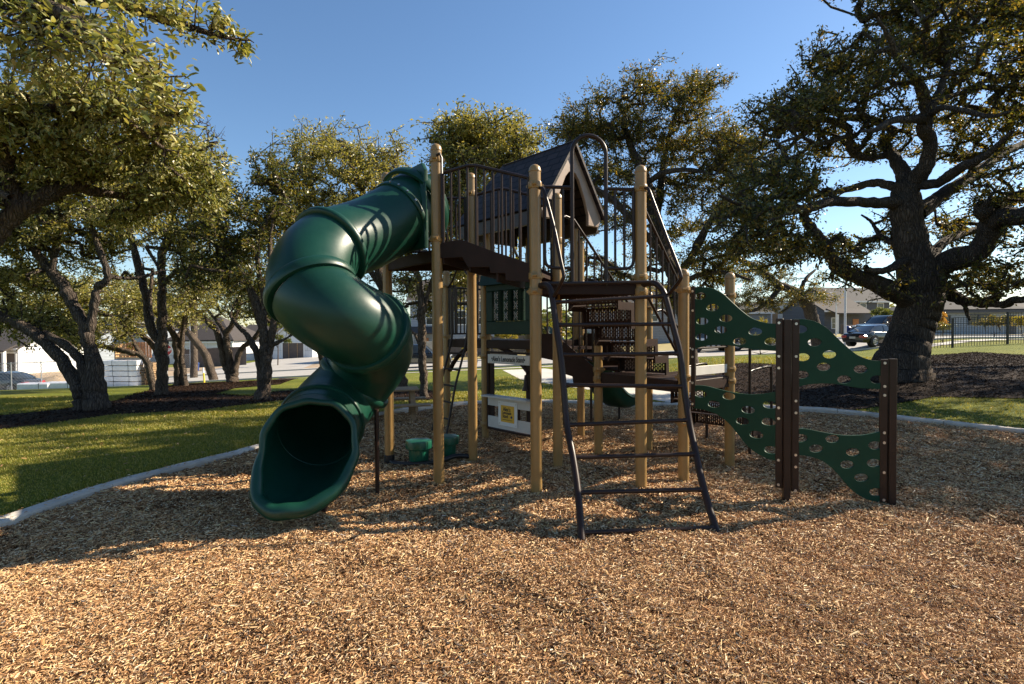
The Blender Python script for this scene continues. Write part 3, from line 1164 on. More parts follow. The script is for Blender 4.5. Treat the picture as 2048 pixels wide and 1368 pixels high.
def slope_rail(p0, p1, zt0, zt1, zb0, zb1, n, drop=.0):
    """sloping hand rail with balusters; returns the part"""
    a, b = Vector(p0), Vector(p1)
    at = lambda t, z: Vector((*(a.lerp(b, t).xy), z))
    br = MB().tube([at(0, zt0 - .02), at(.04, zt0), at(.15, zt0 - .02)] + [at(t, zt0 + (zt1 - zt0) * (t - .15) / .85 - .02 * (1 - t)) for t in (.3, .6, .9)] + [at(1, zt1)], .016, 10).build('stair_rail', MT['brown'], play)
    MB().tube([at(0, zb0), at(1, zb1)], .014, 8).build('bottom_rail', MT['brown'], br)
    for k in range(n):
        t = k / (n - 1)
        MB().tube([at(t, zb0 + (zb1 - zb0) * t), at(t, zt0 + (zt1 - zt0) * max(0, t - .12) / .88 - .015)], .0115 if 0 < k < n - 1 else .015, 8).build('baluster', MT['brown'], br)
    return br


s0 = P['H'] + wdir * .0 + ndir * .1
slope_rail(s0, s0 + ndir * 1.35, 2.92, 1.95, 2.15, 1.12, 10)
s1 = P['C'] - wdir * .08 + ndir * .06
slope_rail(s1, s1 + ndir * 1.0, 2.85, 1.98, 2.15, 1.15, 9)
# link between the roofed deck and the low deck
for a, b in (('I', 'J'), ('M', 'L')):
    d = (P[b] - P[a])
    n = Vector((d.y, -d.x, 0)).normalized() * .03
    MB().slab([ed(a, b, t, z) for t, z in ((.06, 1.56), (.3, 1.56), (.94, 1.13), (.94, .86), (.62, .88), (.6, 1.0), (.34, 1.06), (.32, 1.2), (.06, 1.24))], n).build('step_side_panel', MT['brown_deck'], play, 20)
    slope_rail(ed(a, b, .08, 0), ed(a, b, .92, 0), 2.35, 1.95, 1.5, 1.2, 9)
for t0, t1, z in ((.05, .35, 1.36), (.35, .65, 1.22), (.65, .95, 1.1)):
    MB().slab([ed('I', 'J', t0, z), ed('I', 'J', t1, z), ed('M', 'L', t1, z), ed('M', 'L', t0, z)], (0, 0, .04)).build('step', MT['brown_deck'], play, 20)
# low deck: flight to the ground, railings, toe board painted pale as if sunlit
o2 = P['L'].lerp(P['O'], .5)
w2 = (P['O'] - P['L']).normalized()
n2 = Vector((-w2.y, w2.x, 0))
if n2.y < 0:
    n2 = -n2
st2 = stair(o2 + n2 * .12, w2, n2, .84, 1.06, .26, 4, .27, 26, 3)
for s in (-1, 1):
    for d in (.35, 1.05):
        q = o2 + n2 * (d + .12) + w2 * (s * .38)
        MB().tube([q + Vector((0, 0, -.1)), q + Vector((0, 0, .75 - d * .5))], .02, 8).build('leg', MT['brown'], st2)
for s in (-1, 1):
    e = o2 + w2 * (s * .47)
    z = lambda h: Vector((0, 0, h))
    MB().tube(crom([e + n2 * .02 + z(1.85), e + n2 * .2 + z(1.86), e + n2 * .42 + z(1.72), e + n2 * .62 + z(1.6), e + n2 * .70 + z(1.5), e + n2 * .71 + z(1.2), e + n2 * .71 + z(-.05)], 5), .018, 10).build('hand_rail', MT['brown'], play)
    MB().tube(crom([e + n2 * .71 + z(1.06), e + n2 * .85 + z(1.08), e + n2 * 1.25 + z(1.1), e + n2 * 1.33 + z(1.03), e + n2 * 1.34 + z(.5), e + n2 * 1.34 + z(-.05)], 5), .018, 10).build('hand_rail', MT['brown'], play)
barrier('N', 'O', [(0, 2.0), (1, 2.0)], [(0, 1.40), (1, 1.40)], 8, .09, .92)
MB().beam(ed('N', 'O', .08, 1.155), ed('N', 'O', .93, 1.15), .012, .10, ch=.003).build('sunlit_toe_board', MT['white_panel'], play)  # sunlight on the deck edge, put in as white colour

# gabled roof over the back deck -----------------------------------------------
rdir = (P['F'] - P['I']).normalized()              # along the ridge, away to the left
gdir = Vector((-rdir.y, rdir.x, 0))
if gdir.x < 0:
    gdir = -gdir                                   # across, to the right and back
rc = P['I'].lerp(P['M'], .5) - rdir * .23
HW, ZR, ZE, ZS, RL = .61, 4.19, 3.28, 3.09, 1.74
roof = MB()
# gable front plate with arched opening
aw = .335
op = [(-aw, ZS + .02), (-aw, 3.24), (-aw * .78, 3.45), (-aw * .40, 3.70), (-aw * .2, 3.77), (0, 3.79), (aw * .2, 3.77), (aw * .40, 3.70), (aw * .78, 3.45), (aw, 3.24), (aw, ZS + .02)]
out = [(-HW, ZS + .10), (-HW + .05, ZS), (-aw, ZS)] + op[0:1] + op[1:-1] + op[-1:] + [(aw, ZS), (HW - .05, ZS), (HW, ZS + .10), (HW, ZE), (0, ZR), (-HW, ZE)]


def roofpt(u, d, z):
    return Vector((*(rc + gdir * u + rdir * d).xy, z))


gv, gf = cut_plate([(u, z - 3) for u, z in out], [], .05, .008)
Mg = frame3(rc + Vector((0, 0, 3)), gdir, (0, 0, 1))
roof_o = link_mesh('roof', [Mg @ v for v in gv], gf, MT['sunlit_gable'], play, smooth=30)
RH, EX = 1.40, 1.74                                 # the ridge is shorter than the eaves: the far end is hipped
sl_th = .035
for s in (-1, 1):
    # shingled slope, built flat in its own frame so that the courses follow it
    ov = .09
    a0 = roofpt(0, -ov, ZR + .02)
    a1 = roofpt(s * (HW + .05), -ov, ZE - .06)
    up = (a0 - a1)
    Lup = up.length
    ux = rdir if s < 0 else -rdir
    base = a1 if s < 0 else a1 + rdir * (EX + 2 * ov)
    M = frame3(base, ux, up)
    LX, L2 = EX + 2 * ov, RH + ov
    q4 = [(0, 0), (LX, 0), (L2, Lup), (0, Lup)] if s < 0 else [(0, 0), (LX, 0), (LX, Lup), (LX - L2, Lup)]
    vs = [(x, y, 0) for x, y in q4] + [(x, y, sl_th) for x, y in q4]
    fs = [(3, 2, 1, 0), (4, 5, 6, 7), (0, 1, 5, 4), (1, 2, 6, 5), (2, 3, 7, 6), (3, 0, 4, 7)]
    me = bpy.data.meshes.new('shingle_slope')
    me.from_pydata(vs, [], fs)
    me.materials.append(MT['roof_shingle'])
    o = bpy.data.objects.new('shingle_slope', me)
    COL.objects.link(o)
    o.parent = roof_o
    o.matrix_parent_inverse = Matrix.Identity(4)
    o.matrix_local = Matrix.Translation(-Vector(play['_w'])) @ M
    # skirt under the eave, and its soffit strip
    sk = MB()
    e0, e1 = roofpt(s * HW, .03, 0), roofpt(s * HW, RL - .03, 0)
    sk.beam((e0.x, e0.y, (ZE + ZS) / 2 - .06), (e1.x, e1.y, (ZE + ZS) / 2 - .06), .03, ZE - ZS + .02)
    sk.beam((e0.x, e0.y, ZS - .06), (e1.x, e1.y, ZS - .06), .06, .03)
    sk.build('eave_skirt', MT['brown_roof'], roof_o, 30)
hp = [roofpt(-HW - .05, EX + .09, ZE - .06), roofpt(HW + .05, EX + .09, ZE - .06), roofpt(0, RH, ZR + .02)]
nh = (hp[1] - hp[0]).cross(hp[2] - hp[0]).normalized() * .035
MB().slab(hp, nh).build('hip_end', MT['brown_roof'], roof_o, 20)
e0, e1 = roofpt(-HW + .03, EX, 0), roofpt(HW - .03, EX, 0)
MB().beam((e0.x, e0.y, (ZE + ZS) / 2 - .06), (e1.x, e1.y, (ZE + ZS) / 2 - .06), .03, ZE - ZS + .02).build('eave_skirt', MT['brown_roof'], roof_o, 30)
for k in ('I', 'M', 'F', 'Q'):
    q = P[k].lerp(rc + rdir * (RL * .5), .08)
    MB().tube([Vector((q.x, q.y, 1.45)), Vector((q.x, q.y, 3.1))], .045, 16).build('roof_post', MT['tan'], roof_o)

# tic-tac-toe panel, shopfront panel under it ------------------------------------
fi = (P['I'] - P['F']).normalized()
fn = Vector((fi.y, -fi.x, 0))
fl_ = (P['I'] - P['F']).length


def fp(t, z, off=0.0):
    return Vector((*(P['F'].lerp(P['I'], t) + fn * off).xy, z))


tt = MB()
for (t0, t1, z0, z1) in ((.075, .93, 1.55, 1.74), (.075, .93, 2.18, 2.30), (.075, .21, 1.74, 2.18), (.84, .93, 1.74, 2.18)):
    c = (fp(t0, z0) + fp(t1, z1)) / 2
    tt.box(c, (fl_ * (t1 - t0) - .001, .09, z1 - z0 - .001), math.atan2(fi.y, fi.x), .008)
ttp = tt.build('game_panel', MT['green_dark'], play, 30)
hood_ = MB()
pts = [(-.02, 2.27), (.13, 2.27), (.10, 2.42), (-.03, 2.42)]
vs = [fp(.03, z, o) for o, z in pts] + [fp(.97, z, o) for o, z in pts]
hood_.add(vs, [(0, 1, 2, 3), (7, 6, 5, 4), (0, 4, 5, 1), (1, 5, 6, 2), (2, 6, 7, 3), (3, 7, 4, 0)])
hood_.build('panel_canopy', MT['green_dark'], ttp, 20)
for i, t in enumerate((.235, .43, .617, .81)):
    if True:
        MB().tube([fp(t - .03, 1.76), fp(t - .03, 2.16)], .008, 8).build('rod', MT['steel'], ttp)
for i in range(3):
    for j in range(3):
        t, z = .335 + .188 * i, 1.815 + .145 * j
        cy = MB().tube([fp(t, z - .0705), fp(t, z + .0705)], .086, 22).build('spinner', MT['green_dark'], ttp)
        x = MB()
        for s in (-1, 1):
            a, b = fp(t - .033, z - .042 * s, .084), fp(t + .033, z + .042 * s, .084)
            x.beam(a, b, .012, .012)
        x.build('cross_mark', MT['black'], cy)
        e = MB()
        for s in (-1, 1):
            for q in (-.014, .014):
                a, b = fp(t - .033, z - .042 * s + q, .0845), fp(t + .033, z + .042 * s + q, .0845)
                e.beam(a, b, .006, .006)
        e.build('mark_outline', MT['white_panel'], cy)
# shopfront: dark frame, white name board, counter, lower boards, poster
zr = math.atan2(fi.y, fi.x)
sf = MB()
sf.beam(fp(.07, 1.285), fp(.95, 1.285), .05, .03)
for t in (.075, .935):
    sf.beam(fp(t, .17), fp(t, 1.27), .04, .035, up=fi)
for t in (.155, .86):
    sf.box(fp(t, .72), (.085, .012, 1.06), zr)
sf.beam(fp(.07, .155), fp(.95, .155), .05, .03)
sfo = sf.build('shopfront_panel', MT['brown_deck'], play, 20)


def board(t0, t1, z0, z1, off, m, name, par, th=.014):
    c = (fp(t0, z0, off) + fp(t1, z1, off)) / 2
    return MB().box(c, (fl_ * (t1 - t0), th, z1 - z0), zr, .002).build(name, m, par, 20)


nb = board(.10, .91, 1.125, 1.26, .03, MT['white_panel'], 'name_board', sfo)


def letters_on(txt, size, t, z, off, m, par, spacing=1.0, name='lettering', sx=1.0):
    vs, fs = lettering(txt, size, .002, spacing)
    M = frame3(fp(t, z, off), fi, (0, 0, 1))
    return link_mesh(name, [M @ Vector((v.x * sx, v.y, v.z)) for v in vs], fs, m, par)


letters_on('\u2022Alex\u2019s Lemonade Stand\u2022', .104, .505, 1.192, .039, MT['ink'], nb, .98, sx=.70)
ct = board(.07, .95, .635, .66, .06, MT['white_panel'], 'counter', sfo, .17)
up = board(.085, .94, .50, .632, .02, MT['white_panel'], 'upper_board', sfo)
lo = board(.085, .94, .18, .345, .02, MT['white_panel'], 'lower_board', sfo)
for t in (.30, .69):
    board(t - .02, t + .02, .34, .505, .012, MT['brown_deck'], 'slat', sfo)
ps = board(.31, .68, .235, .585, .034, MT['poster'], 'poster', sfo, .008)
py = board(.365, .625, .29, .53, .0395, MT['yellow'], 'yellow_print', ps, .004)
for (s, z, sz) in (('Alex\u2019s', .475, .082), ('Lemonade', .425, .060), ('Stand', .375, .068)):
    letters_on(s, sz, .485 if s != 'Stand' else .455, z, .0425, MT['ink'], ps, 1.0, sx=.78)
MB().tube([fp(.575, .372, .041), fp(.575, .372, .044)], .019, 18).build('round_mark', MT['ink_blue'], ps)
board(.40, .59, .322, .328, .0420, MT['ink'], 'rule_line', ps, .002)
for t in (.335, .655):
    for z in (.262, .56):
        MB().tube([fp(t, z, .036), fp(t, z, .043)], .008, 10).build('bolt', MT['bolt'], ps)
# clapper hanging on the frame
MB().lathe(fp(.90, 0, .10), [(.015, 1.0), (.022, .96), (.03, .86), (.05, .80), (.05, .785), (.0, .785)], 12).build('bell_mouth', MT['brown'], sfo)

# arched climber and loop on the far deck edge -----------------------------------
kf = (P['F'] - P['K']).normalized()
kn = Vector((kf.y, -kf.x, 0))
for t in (.22, .62):
    q = P['K'].lerp(P['F'], t)
    pts = [q + kn * o + Vector((0, 0, z)) for o, z in ((.02, 2.25), (.03, 1.9), (.05, 1.5), (.14, 1.15), (.25, .8), (.33, .45), (.44, -.05))]
    cl = MB().tube(crom(pts, 5), .018, 8).build('net_climber_rail', MT['brown'], play)
for z, o in ((1.25, .11), (1.0, .19), (.75, .265), (.5, .32), (.25, .375)):
    a, b = P['K'].lerp(P['F'], .22) + kn * o, P['K'].lerp(P['F'], .62) + kn * o
    MB().tube([a + Vector((0, 0, z)), b + Vector((0, 0, z))], .014, 8).build('rung', MT['brown'], cl)
for t0, t1 in ((.08, .25), (.62, .93)):
    br = barrier('K', 'F', [(0, 2.34), (1, 2.34)], [(0, 1.56), (1, 1.56)], 4, t0, t1)
lp = [P['K'].lerp(P['F'], t) + kn * .02 + Vector((0, 0, z)) for t, z in ((.08, 2.33), (.2, 2.42), (.35, 2.62), (.45, 2.66), (.6, 2.5), (.9, 2.3))]
MB().tube(crom(lp, 6), .016, 8).build('loop_rail', MT['brown'], play)
barrier('K', 'S', [(0, 2.34), (1, 2.34)], [(0, 1.56), (1, 1.56)], 11)
barrier('S', 'Q', [(0, 2.34), (1, 2.34)], [(0, 1.56), (1, 1.56)], 9)
# bowed brace below the deck
br_ = [ed('K', 'I', t, z) for t, z in ((.04, .95), (.1, 1.1), (.2, 1.26), (.32, 1.36), (.5, 1.40), (.66, 1.35), (.8, 1.24), (.93, 1.02))]
MB().tube(crom(br_, 6), .035, 8).build('bowed_brace', MT['brown_deck'], play)

# green trough slide at the back
sA = P['M'].lerp(P['Q'], .42) + Vector((.05, .05, 1.47))
eP = V(1246, 809, 9.75)
sB = Vector((eP.x, eP.y, .30))
dirs = (sB - sA)
dxy = Vector((dirs.x, dirs.y, 0)).normalized()
sx = Vector((dxy.y, -dxy.x, 0))
sv, sf_ = [], []
cs = [(-.29, .20), (-.32, .19), (-.33, .15), (-.30, .14), (-.25, .0), (-.15, -.05), (.15, -.05), (.25, 0), (.30, .14), (.33, .15), (.32, .19), (.29, .20), (.235, .04), (.14, -.01), (-.14, -.01), (-.235, .04)]
N = 26
for j in range(N + 1):
    t = j / N
    z = 1.47 + (-.05 * t) - 1.15 * sstep(0.02, .93, t) + .0
    c = sA + Vector((dirs.x, dirs.y, 0)) * t
    z = float(z)
    for u, h in cs:
        sv.append((c.x + sx.x * u, c.y + sx.y * u, z + h))
m_ = len(cs)
for j in range(N):
    for k in range(m_):
        sf_.append((j * m_ + k, j * m_ + (k + 1) % m_, (j + 1) * m_ + (k + 1) % m_, (j + 1) * m_ + k))
sf_ += [tuple(range(m_ - 1, -1, -1)), tuple(N * m_ + k for k in range(m_))]
bs = link_mesh('open_slide', sv, sf_, MT['slide'], play, smooth=50)
for t, zt in ((.93, .26), (.45, .9)):
    q = sA + Vector((dirs.x, dirs.y, 0)) * t
    MB().tube([(q.x, q.y, -.05), (q.x, q.y, zt)], .02, 8).build('slide_leg', MT['brown'], bs)

# green stump seats on a black pipe ---------------------------------------------
pe, pd = P['E'], P['D']
lnk = MB().tube(crom([pe + Vector((.0, -.02, .04)), pe + Vector((.12, -.10, .015)), pe + Vector((.40, -.16, .03)), pe.lerp(pd, .62) + Vector((0, -.16, .06)), pe.lerp(pd, .8) + Vector((0, -.06, .10)), pd + Vector((-.02, 0, .08))], 6), .028, 10).build('ground_pipe', MT['black'], play)
for (px, py, Y) in ((838, 930, pe.y - .05), (893, 918, pe.y + .20)):
    c = V(px, py, Y)
    c.z = .02
    vs, fs = [], []
    pr_ = [(.105, .0), (.115, .02), (.12, .14), (.122, .165), (.150, .17), (.158, .18), (.160, .25), (.155, .268), (.12, .274), (.0, .272)]
    n = 48
    for r, z in pr_:
        for k in range(n):
            a = 2 * math.pi * k / n
            rr = r * (1 - .07 * (abs(math.sin(a * 3)) ** 6)) * (1 + .0)
            vs.append((c.x + rr * math.cos(a), c.y + rr * math.sin(a), c.z + z))
    for i in range(len(pr_) - 1):
        for k in range(n):
            fs.append((i * n + k, i * n + (k + 1) % n, (i + 1) * n + (k + 1) % n, (i + 1) * n + k))
    link_mesh('stump_seat', vs, fs, MT['pod'], play, smooth=35)

# climbing wall of wavy holed sheets ---------------------------------------------
k_ = .001666
UP = [(648, 282), (700, 283), (760, 295), (820, 330), (870, 380), (920, 430), (980, 480), (1050, 508), (1125, 515), (1125, 668), (1060, 665), (980, 660), (900, 645), (830, 638), (760, 640), (700, 650), (648, 668)]
LO = [(648, 890), (720, 890), (800, 905), (880, 918), (950, 922), (1030, 915), (1125, 890), (1125, 1288), (1060, 1280), (1000, 1255), (950, 1215), (900, 1155), (850, 1100), (790, 1060), (720, 1040), (648, 1035)]
HU = [(686, 338), (760, 411), (838, 478), (700, 493), (808, 546), (695, 590), (998, 558), (914, 615), (1082, 614)]
HL = [(690, 942), (855, 942), (770, 998), (961, 1013), (1075, 973), (1068, 1070), (931, 1082), (1005, 1152), (1082, 1229)]


def smooth_loop(L, corners):
    """spline through an outline, keeping the given corner indices sharp"""
    out = []
    n = len(L)
    cs = sorted(corners)
    for a, b in zip(cs, cs[1:] + [cs[0] + n]):
        run = [Vector((*L[i % n], 0)) for i in range(a, b + 1)]
        out += [(p.x, p.y) for p in crom(run, 5)[:-1]] if len(run) > 2 else [(run[0].x, run[0].y)]
    return out


W0, W1 = 648, 1125
q1 = G(1572, 1003)
q2 = G(1777, 1010)
q0 = P['N'] + (q1 - P['N']).normalized() * .105


def wall_panel(a, b, lift):
    d = Vector((b.x - a.x, b.y - a.y, 0))
    w = d.length
    d.normalize()
    for L, H, cor, zz in ((UP, HU, (0, 8, 9, 16), 0), (LO, HL, (0, 6, 7, 15), 0)):
        su = w / (W1 - W0)
        f = lambda p: ((p[0] - W0) * su, (1299 - p[1]) * k_ + lift)
        ol = [f(p) for p in smooth_loop(L, cor)]
        hs = [ellipse(*f(p), 36 * su, 22 * k_, 20, 0) for p in H]
        vs, fs = cut_plate(ol, hs, .020, .003)
        M = frame3(Vector((a.x, a.y, 0)), d, (0, 0, 1))
        o = link_mesh('climbing_panel', [M @ v for v in vs], fs, MT['hdpe'], play, smooth=30)
    return d


d1 = (q1 - q0).normalized()
d2 = (q2 - q1).normalized()
wall_panel(q0 + d1 * .01, q1 - d1 * .055, .345)
wall_panel(q1 + d2 * .055, q2 - d2 * .035, 0)


def upright(p, z0, z1, w, th, d, name, bolts=(), m='brown'):
    rz = math.atan2(d.y, d.x)
    o = MB().box((p.x, p.y, (z0 + z1) / 2), (w, th, z1 - z0), rz, .004).build(name, MT[m], play, 30)
    nn = Vector((d.y, -d.x, 0))
    for z in bolts:
        q = Vector((p.x, p.y, z)) + nn * (th / 2)

        MB().tube([q, q + nn * .007], .0125, 12).build('bolt', MT['bolt'], o)
    return o


upright(q1, -.15, 1.69, .06, .06, d2, 'panel_post')
upright(q2 + d2 * .02, -.15, 1.33, .06, .06, d2, 'panel_post')
upright(q1 - d1 * .06, .12, 1.70, .062, .034, d1, 'panel_flange', (1.66, 1.35, 1.24, .87, .77, .38, .15))
upright(q1 + d2 * .075, .10, 1.69, .062, .034, d2, 'panel_flange', (1.65, 1.35, .94, .83, .44, .33, .11))
upright(q2 - d2 * .05, .03, 1.325, .06, .034, d2, 'panel_flange', (1.29, 1.08, 1.0, .66, .57, .30, .05))
upright(q0 + d1 * .005, .80, 2.05, .045, .034, d1, 'panel_flange', (2.0, 1.8, 1.4, 1.32, 1.05, .83))
for z in (2.0, 1.1):
    MB().beam(P['N'] + Vector((0, 0, z)), q0 + Vector((0, 0, z)), .03, .03).build('bracket', MT['tan'], play)

# twisting tube slide ------------------------------------------------------------
TS = [V(846, 400, 6.15), V(800, 432, 5.90), V(735, 468, 5.62), V(660, 497, 5.22), V(625, 540, 4.92), V(628, 590, 4.72), V(682, 634, 4.68), V(735, 664, 4.90), V(748, 706, 5.28), V(710, 764, 5.50), V(664, 815, 5.25), V(634, 862, 4.80)]
cl_ = crom(TS, 10)

RO = .365


def tube_piece(i0, i1, r=RO, th=.02, n=40):
    pts = cl_[i0:i1 + 1]
    m = MB()
    m.tube(pts, r, n, cap=False)
    k = len(m.v)
    inner = MB().tube(pts, r - th, n, cap=False)
    m.add(inner.v, [f[::-1] for f in inner.f])
    N = len(pts)
    for e in (0, N - 1):
        for q in range(n):
            q2_ = (q + 1) % n
            a, b = e * n + q, e * n + q2_
            m.f.append((a, b, k + b, k + a) if e else (b, a, k + a, k + b))
    return m


pieces = [(0, 10), (10, 30), (30, 50), (50, 70), (70, 90), (90, 110)]
sp = tube_piece(0, 10).build('tube_slide', MT['slide'], play, 60)
for a, b in pieces[1:]:
    tube_piece(a, b).build('tube_section', MT['slide'], sp, 60)


def ring_at(i, r, w, h, name='joint_ring', m='slide', tilt=0):
    """rounded collar round the tube where two sections meet"""
    p = cl_[i]
    t = (cl_[min(i + 1, len(cl_) - 1)] - cl_[max(0, i - 1)]).normalized()
    a = t.cross(Vector((0, 0, 1))).normalized()
    b = a.cross(t).normalized()
    prof = [(-w, r - .012), (-w, r + h * .7), (-w * .6, r + h), (w * .6, r + h), (w, r + h * .7), (w, r - .012)]
    vs, fs = [], []
    n = 48
    for k in range(n):
        th = 2 * math.pi * k / n
        d = a * math.cos(th) + b * math.sin(th)
        for s, rr in prof:
            vs.append(p + t * s + d * rr)
    m_ = len(prof)
    for k in range(n):
        k2 = (k + 1) % n
        for q in range(m_):
            fs.append((k * m_ + q, k * m_ + (q + 1) % m_, k2 * m_ + (q + 1) % m_, k2 * m_ + q))
    o = link_mesh(name, vs, fs, MT[m], sp, smooth=50)
    return p, t, a, b


for i, h, w in ((10, .022, .028), (30, .045, .035), (49, .04, .05), (70, .04, .05), (90, .035, .035), (107, .025, .03)):
    p, t, a, b = ring_at(i, RO, w, h)
    if i == 10:
        for k in range(20):
            th = 2 * math.pi * k / 20
            d = a * math.cos(th) + b * math.sin(th)
            q = p + d * (RO + .02)
            MB().tube([q, q + d * .012], .011, 8).build('bolt', MT['bolt'], sp)
# square entrance hood bolted between the two posts
ea = (P['A'] - P['E']).normalized()
en = Vector((ea.y, -ea.x, 0))
if en.x > 0:
    en = -en
mid = P['A'].lerp(P['E'], .5) + en * .05
hole = ellipse(0, .42, .35, .35, 36)
ol = [(-.46, -.02), (.46, -.02), (.46, .80), (.40, .88), (-.40, .88), (-.46, .80)]
vs, fs = cut_plate(ol, [hole], .05, .008)
M = frame3(mid + Vector((0, 0, 2.50)), ea, (0, 0, 1))
link_mesh('entrance_panel', [M @ v for v in vs], fs, MT['slide'], sp, smooth=30)
hd = MB()
hv, hf = [], []
cc = mid + Vector((0, 0, 2.92))
tt_ = cl_[9] - cl_[10]
for (f_, r_) in ((0, .47), (.08, .46), (.2, .42), (.34, .38)):
    c = cc.lerp(cl_[8], f_ / .36)
    for k in range(36):
        a = 2 * math.pi * k / 36
        sq = 1 / max(abs(math.cos(a)), abs(math.sin(a))) if f_ < .1 else 1
        rr = min(r_ * (sq if f_ < .1 else 1), .52)
        hv.append(c + ea * (rr * math.cos(a)) + Vector((0, 0, 1)) * (rr * .95 * math.sin(a)))
for j in range(3):
    for k in range(36):
        k2 = (k + 1) % 36
        hf.append((j * 36 + k, j * 36 + k2, (j + 1) * 36 + k2, (j + 1) * 36 + k))
link_mesh('entrance_hood', hv, hf, MT['slide'], sp, smooth=45)
ring_at(4, .41, .05, .03, 'hood_collar')
MB().tube([cl_[-1] + (lambda t_, a_, b_, th_: (a_ * math.cos(th_) + b_ * math.sin(th_)) * .347)(0, (cl_[-1] - cl_[-3]).cross(Vector((0, 0, 1))).normalized(),
          (cl_[-1] - cl_[-3]).cross(Vector((0, 0, 1))).normalized().cross((cl_[-1] - cl_[-3]).normalized()), th) for th in np.linspace(0, 2 * math.pi, 48, endpoint=False)], .010, 8, closed=True).build('inner_seam', MT['slide'], sp, 80)
# flared exit with rolled lip
ex = MB()
c0 = cl_[-1]
t0 = (cl_[-1] - cl_[-3]).normalized()
a0 = t0.cross(Vector((0, 0, 1))).normalized()
b0 = a0.cross(t0).normalized()
if b0.z < 0:
    a0, b0 = -a0, -b0
LIPC = V(617, 903, 4.42)
lr = Vector((1, .10, 0)).normalized()
n = 96
rings = []
ang = [2 * math.pi * k / n for k in range(n)]


def lip(a, s, grow=0.0):
    """mouth outline, s from the tube end to the lip"""
    ca, sa = math.cos(a), math.sin(a)
    w = .385 + grow
    h = (.41 if sa > 0 else .43) + grow
    wav = .005 * math.cos(11 * a + .6)
    sq = (abs(ca) ** 2.5 + abs(sa) ** 2.5) ** (-1 / 2.5)
    p = LIPC + lr * ((w + wav) * ca * sq) + Vector((0, 0, 1)) * ((h + wav) * sa * sq)
    p += Vector((-.10, -.24, 0)) * max(0, -sa) ** 1.5 + Vector((0, .10, 0)) * max(0, sa)
    return p


for s in (0, .12, .25, .38, .5, .62, .72, .8, .88, .94, 1.0):
    ring = []
    for a in ang:
        p0 = c0 + (a0 * math.cos(a) + b0 * math.sin(a)) * RO * .99
        e = s ** 1.25
        ring.append(p0.lerp(lip(a, s), e))
    rings.append(ring)
if (rings[0][0] - rings[-1][0]).length > (rings[0][n // 2] - rings[-1][0]).length:
    a0 = -a0
    rings = []
    for s in (0, .12, .25, .38, .5, .62, .72, .8, .88, .94, 1.0):
        rings.append([(c0 + (a0 * math.cos(a) + b0 * math.sin(a)) * RO * .99).lerp(lip(a, s), s ** 1.25) for a in ang])
ins = [[p.lerp(LIPC.lerp(c0, 1 - i / 10), .055) for p in rg] for i, rg in enumerate(rings)]
vs = [p for rg in rings for p in rg] + [p for rg in ins for p in rg]
fs = []
nr = len(rings)
for j in range(nr - 1):
    for k in range(n):
        k2 = (k + 1) % n
        fs.append((j * n + k, j * n + k2, (j + 1) * n + k2, (j + 1) * n + k))
        o_ = nr * n
        fs.append((o_ + j * n + k2, o_ + j * n + k, o_ + (j + 1) * n + k, o_ + (j + 1) * n + k2))
exo = link_mesh('exit_hood', vs, fs, MT['slide'], sp, smooth=60)
lpts = [lip(a, 1.0, -.012) for a in ang]
rad = [.030 + .036 * max(0, -math.sin(a)) ** .8 + .002 * math.cos(7 * a) for a in ang]
MB().tube(lpts, rad, 12, closed=True).build('rolled_lip', MT['slide'], sp, 80)
sup = V(753, 968, 5.45)
sup = Vector((V(753, 824, 5.3).x, 5.3, 0))
MB().tube([sup + Vector((0, 0, -.1)), sup + Vector((0, 0, .84))], .022, 10).build('support_pole', MT['brown'], sp)
MB().tube([LIPC + Vector((.02, .3, -.62)), LIPC + Vector((.02, .3, -.3))], .03, 10).build('support_pole', MT['brown'], sp)
# ---------------------------------------------------------------- trees
def frusta(A, B, ra, rb, n):
    """many tapered twigs at once -> vertices, quads"""
    d = B - A
    L = np.linalg.norm(d, axis=1, keepdims=True) + 1e-9
    d = d / L
    ref = np.where(np.abs(d[:, 2:3]) < .9, np.array([[0, 0, 1.0]]), np.array([[1.0, 0, 0]]))
    u = np.cross(d, ref)
    u /= np.linalg.norm(u, axis=1, keepdims=True) + 1e-9
    v = np.cross(d, u)
    N = len(A)
    out = np.empty((N, 2 * n, 3))
    for k in range(n):
        a = 2 * np.pi * k / n
        o = u * np.cos(a) + v * np.sin(a)
        out[:, k] = A + o * ra[:, None]
        out[:, n + k] = B + o * rb[:, None]
    q = np.array([[k, (k + 1) % n, n + (k + 1) % n, n + k] for k in range(n)])
    F_ = (np.arange(N)[:, None, None] * 2 * n + q[None]).reshape(-1, 4)
    return out.reshape(-1, 3), F_


def leaves(C, size, wid, up=.35, curl=.25, rng=None, D=None):
    """a folded leaf at each point of C"""
    n = len(C)
    a = rng.uniform(0, 2 * np.pi, n)
    el = rng.normal(-.1, .55, n)
    ax = np.column_stack([np.cos(a) * np.cos(el), np.sin(a) * np.cos(el), np.sin(el)])
    if D is not None:
        ax = ax + D * .9
        ax /= np.linalg.norm(ax, axis=1, keepdims=True) + 1e-9
    nr = rng.normal(0, 1, (n, 3))
    nr[:, 2] = np.abs(nr[:, 2]) + up
    s = np.cross(ax, nr)
    s /= np.linalg.norm(s, axis=1, keepdims=True) + 1e-9
    nn = np.cross(s, ax)
    L = size * rng.uniform(.6, 1.25, n)[:, None]
    W = L * wid * rng.uniform(.8, 1.2, n)[:, None]
    v = np.empty((n, 4, 3))
    v[:, 0] = C
    v[:, 1] = C + ax * L * .5 + s * W * .5 + nn * L * curl * .3
    v[:, 2] = C + ax * L - nn * L * curl * .35
    v[:, 3] = C + ax * L * .5 - s * W * .5 + nn * L * curl * .3
    return v.reshape(-1, 3)


